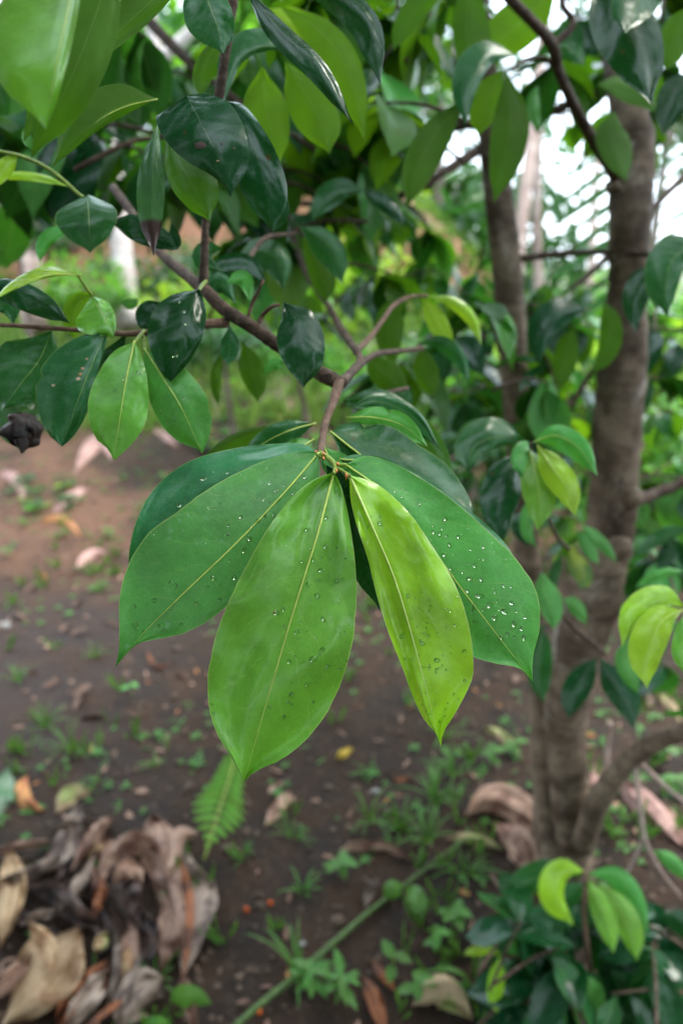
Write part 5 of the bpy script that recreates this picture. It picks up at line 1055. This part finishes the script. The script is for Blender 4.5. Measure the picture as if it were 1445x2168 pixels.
# grass tufts: each a thing with blades
def tuft(x, y, n, l, wd, label, mat='grass', spread=.8, nm='grass_tuft', catg='grass tuft', group='grass tufts on the soil'):
    wd *= .62
    b0 = G(x, y, -.003); t_ = thing(nm, label, catg, b0, group)
    for k in range(int(n * 1.7)):
        a = random.uniform(0, 6.3); ln = l * random.uniform(.6, 1.5); dh = Vector((math.cos(a), math.sin(a), 0)); p0 = b0 + dh * .006
        vs, uv = [], []; s = dh.cross(Vector((0, 0, 1))); e = random.uniform(.6, 1.4) * spread
        for i in range(7):
            v = i / 6; c_ = p0 + dh * (ln * e * .75 * v ** 1.3) + Vector((0, 0, ln * (.8 * v - .62 * v * v * e))); w_ = wd * (1 - v) ** .6 * (.6 + .9 * v)
            for sg in (-1, 0, 1): vs.append(c_ + s * (sg * w_) + Vector((0, 0, abs(sg) * w_ * .4))); uv.append((.5 + .5 * sg, v))
        fs = [(i * 3 + k2, i * 3 + k2 + 1, i * 3 + k2 + 4, i * 3 + k2 + 3) for i in range(6) for k2 in (0, 1)]
        obj('blade', vs, fs, M[mat], t_, uv)
TF = [(95, 1540, 9, .10, .004, 'grass tuft on the left soil, lower of the two'), (40, 1440, 10, .09, .004, 'grass tuft at the left edge, upper of the two'), (150, 1590, 9, .11, .004, 'spreading grass tuft right of the lower left tuft'),
      (205, 1660, 5, .07, .004, 'small grass sprig above the peach leaf'), (330, 1620, 5, .05, .005, 'small sprig on the soil left of the front leaf tip'), (620, 1775, 6, .08, .004, 'arching grass sprig right of the reddish folded leaf'),
      (520, 1815, 6, .05, .004, 'small grass sprig right of the fern'), (780, 1730, 9, .1, .0045, 'grass tuft in the middle of the soil'), (850, 1760, 10, .1, .005, 'dense grass tuft behind the arched husk'),
      (920, 1700, 12, .13, .0055, 'large grass tuft left of the crumpled brown leaf'), (960, 1640, 9, .1, .005, 'grass tuft above the large one'), (905, 1780, 10, .1, .005, 'grass tuft under the large one'),
      (640, 1890, 8, .07, .005, 'small dark grass sprig below the middle'), (985, 1850, 10, .1, .005, 'grass tuft left of the trunk foot'), (940, 1560, 9, .08, .005, 'grass tuft just below the lime leaf tip'),
      (630, 2060, 9, .11, .006, 'broad bladed sprig crossing the green stem'), (860, 1490, 8, .08, .005, 'faint grass tuft between the two front leaf tips'), (1000, 2080, 9, .1, .006, 'grass sprig left of the sapling'),
      (200, 1390, 8, .07, .005, 'low sprig left of the hanging left leaf tip'), (210, 1250, 9, .08, .005, 'weed sprig below the ribbed pink leaf'), (120, 1140, 9, .09, .006, 'weed sprig below the orange leaf'),
      (300, 1080, 9, .09, .006, 'weed sprig left of the dark hero leaf'), (60, 1110, 9, .09, .006, 'weed sprig under the pinkish left edge leaf'), (150, 930, 10, .1, .007, 'green weeds behind the lowest hanging leaf'),
      (380, 1880, 5, .07, .004, 'grass blade poking out of the withered heap'), (330, 2080, 6, .08, .005, 'grass sprig at the right foot of the heap'), (780, 1640, 7, .06, .004, 'thin sprig right of the yellow leaf')]
for i, a in enumerate(TF): tuft(*a)
def weed(x, y, n, l, label, mat='weed', hgt=.05, wide=.3, group='broad leaved seedlings on the soil'):
    l *= .78; b0 = G(x, y); t_ = thing('seedling', label, 'seedling', b0, group); top = b0 + Vector((0, 0, hgt))
    tube('stem', t_, [b0, (b0 + top) / 2 + Vector((.003, 0, 0)), top], [.0018, .0015, .001], M['gtwig'], 5, 3, 0)
    for k in range(n):
        a = 6.283 * k / n + random.uniform(-.3, .3); d = Vector((math.cos(a), math.sin(a) - .3, random.uniform(-.1, .35))).normalized(); s = d.cross(Vector((0, 0, 1))).normalized(); nn = s.cross(d)
        vs, uv = [], []; ln = l * random.uniform(.8, 1.15)
        for i in range(7):
            v = i / 6; w_ = ln * wide * prof(v, .42)
            for sg in (-1, 0, 1): vs.append(top - Vector((0, 0, hgt * .25 * (k % 3))) + d * (ln * v) + s * (sg * w_) + nn * (.15 * abs(sg) * w_ - .25 * ln * v * v)); uv.append((.5 + .5 * sg, v))
        fs = [(i * 3 + q, i * 3 + q + 1, i * 3 + q + 4, i * 3 + q + 3) for i in range(6) for q in (0, 1)]
        obj('leaf', vs, fs, M[mat], t_, uv)
for a in [(720, 1855, 5, .05, 'bright green seedling under the arched husk'), (280, 1475, 2, .045, 'two leaved seedling below the left hero leaf tip', 'green2'), (660, 2090, 9, .055, 'leafy seedling at the bottom middle, left of its neighbour', 'weed', .05, .2), (725, 2110, 12, .055, 'variegated seedling at the bottom middle by the rust leaf', 'weed', .06, .17),
          (445, 1700, 3, .03, 'little seedling beside the fern'), (830, 2060, 3, .05, 'dark green seedling right of the variegated one'), (880, 2110, 4, .05, 'seedling beside the mottled cream leaf'), (1040, 1620, 6, .045, 'seedlings left of the slim trunk foot'),
          (1085, 1600, 5, .05, 'light green weed at the slim trunk foot'), (1215, 1760, 3, .03, 'small sprout at the thick trunk foot'), (1400, 1610, 7, .05, 'leafy weed above the right edge litter'), (1430, 1680, 7, .05, 'leafy weed at the right edge litter'),
          (960, 1960, 5, .05, 'weed left of the sapling stem'), (920, 2010, 4, .04, 'pale weed between the cream leaf and the sapling'), (600, 1600, 3, .02, 'tiny sprout under the front leaf'), (355, 1590, 3, .02, 'tiny sprout on the soil left of the front leaf tip'),
          (230, 1140, 5, .05, 'small broad leaved weed in the litter at left'), (20, 1180, 5, .05, 'small weed at the left edge by the dark soil'), (350, 1020, 5, .05, 'weed in the reddish soil behind the dark hero leaf')]:
    weed(*a)
# the three broad green ground leaves that read singly
for (mid, a, b_, mt, lb) in (([(850, 1870), (838, 1878), (826, 1890), (815, 1902)], 20, 22, 'weed', 'rounded green ground leaf, left of a pair'), ([(856, 1880), (872, 1890), (885, 1915), (893, 1945)], 22, 20, 'weed', 'oval green ground leaf, right of a pair'),
                         ([(358, 2120), (380, 2110), (410, 2108), (450, 2125)], 24, 30, 'weed', 'oval bright green leaf on the right foot of the heap'), ([(300, 2175), (320, 2165), (340, 2162), (365, 2170)], 12, 12, 'weed', 'green leaf just peeking in at the bottom left')):
    gleaf('ground_leaf', lb, 'leaf', mid, a, b_, mt, lifts=[.03, .06, .06, .04], wav=.004, group='broad green leaves near the ground', zA=.2, zB=.2)
# creeping green stem
st = [(470, 2210), (540, 2145), (620, 2080), (700, 2010), (780, 1940), (840, 1895), (910, 1840), (990, 1780)]
pts = [G(x, y, .012) for x, y in st]; VN = thing('creeping_stem', 'green stem lying slantwise over the soil at bottom middle', 'plant stem', pts[0])
tube('stem', VN, pts, [.0062, .006, .006, .0058, .0055, .005, .004, .003], M['vine'], 10, 6, .1)
for i in (1, 3, 5):
    tube('node_ring', VN, [pts[i] - (pts[i + 1] - pts[i]).normalized() * .003, pts[i] + (pts[i + 1] - pts[i]).normalized() * .003], [.0075, .0075], M['vine'], 10, 1, 0)
# bare twigs right of the trunk
for lb, pp in (('thin grey forked twig hanging right of the thick trunk foot', [(1340, 1610, 1.3, 5), (1352, 1700, 1.3, 5), (1365, 1780, 1.3, 5), (1400, 1850, 1.3, 5), (1440, 1900, 1.3, 4)]), ('thin pale twig leaning above the right edge litter', [(1355, 1615, 1.36, 5), (1400, 1660, 1.38, 5), (1450, 1700, 1.4, 4)]), ('short upright pale stick right of the thick trunk', [(1290, 1530, 1.5, 6), (1284, 1580, 1.52, 6), (1280, 1640, 1.52, 6)])):
    tw = thing('dry_twig', lb, 'twig', P(*pp[0][:3]), 'dry twigs beside the trunks'); ptube('stick', tw, pp, M['barkpink'], 7)
    if 'forked' in lb: ptube('side_twig', tw, [(1362, 1770, 1.3, 4), (1345, 1810, 1.31, 4), (1325, 1850, 1.32, 3)], M['barkpink'], 6)
# fern
fp = [(500, 1590), (485, 1650), (462, 1720), (432, 1820)]
FN = thing('fern', 'light green fern frond arching below the tip of the front leaf', 'fern', G(500, 1600))
fd = [gd(500, 1600) - .01, gd(485, 1650) - .06, gd(462, 1720) - .08, gd(432, 1820) - .05]
ptube('rachis', FN, [(x, y, d, 2.2) for (x, y), d in zip(fp, fd)], M['gtwig'], 6)
NP = 13
for i in range(NP):
    v = .08 + .9 * i / NP; x, y = cat(fp, v); x2, y2 = cat(fp, min(1, v + .03)); d = cat([[q] for q in fd], v)[0]
    dx, dy = x2 - x, y2 - y; l = math.hypot(dx, dy); dx, dy = dx / l, dy / l
    ll = 56 * (math.sin(math.pi * min(1, v * 1.05 + .06)) ** .7) * (.62 + .5 * sm(.3, .6, v)) * (1 - sm(.7, 1, v) * .55) + 4
    for sg in (-1, 1):
        ex, ey = x + (dy * sg + dx * .45) * ll, y + (-dx * sg + dy * .45) * ll
        leaf(FN, [(x, y), ((x + ex) / 2, (y + ey) / 2 - 1), (ex, ey)], (d, d - .004, d + .006), 7.5, 7.5, 'fernm', nu=1, nv=6, wav=0, name='pinna', peak=.35)
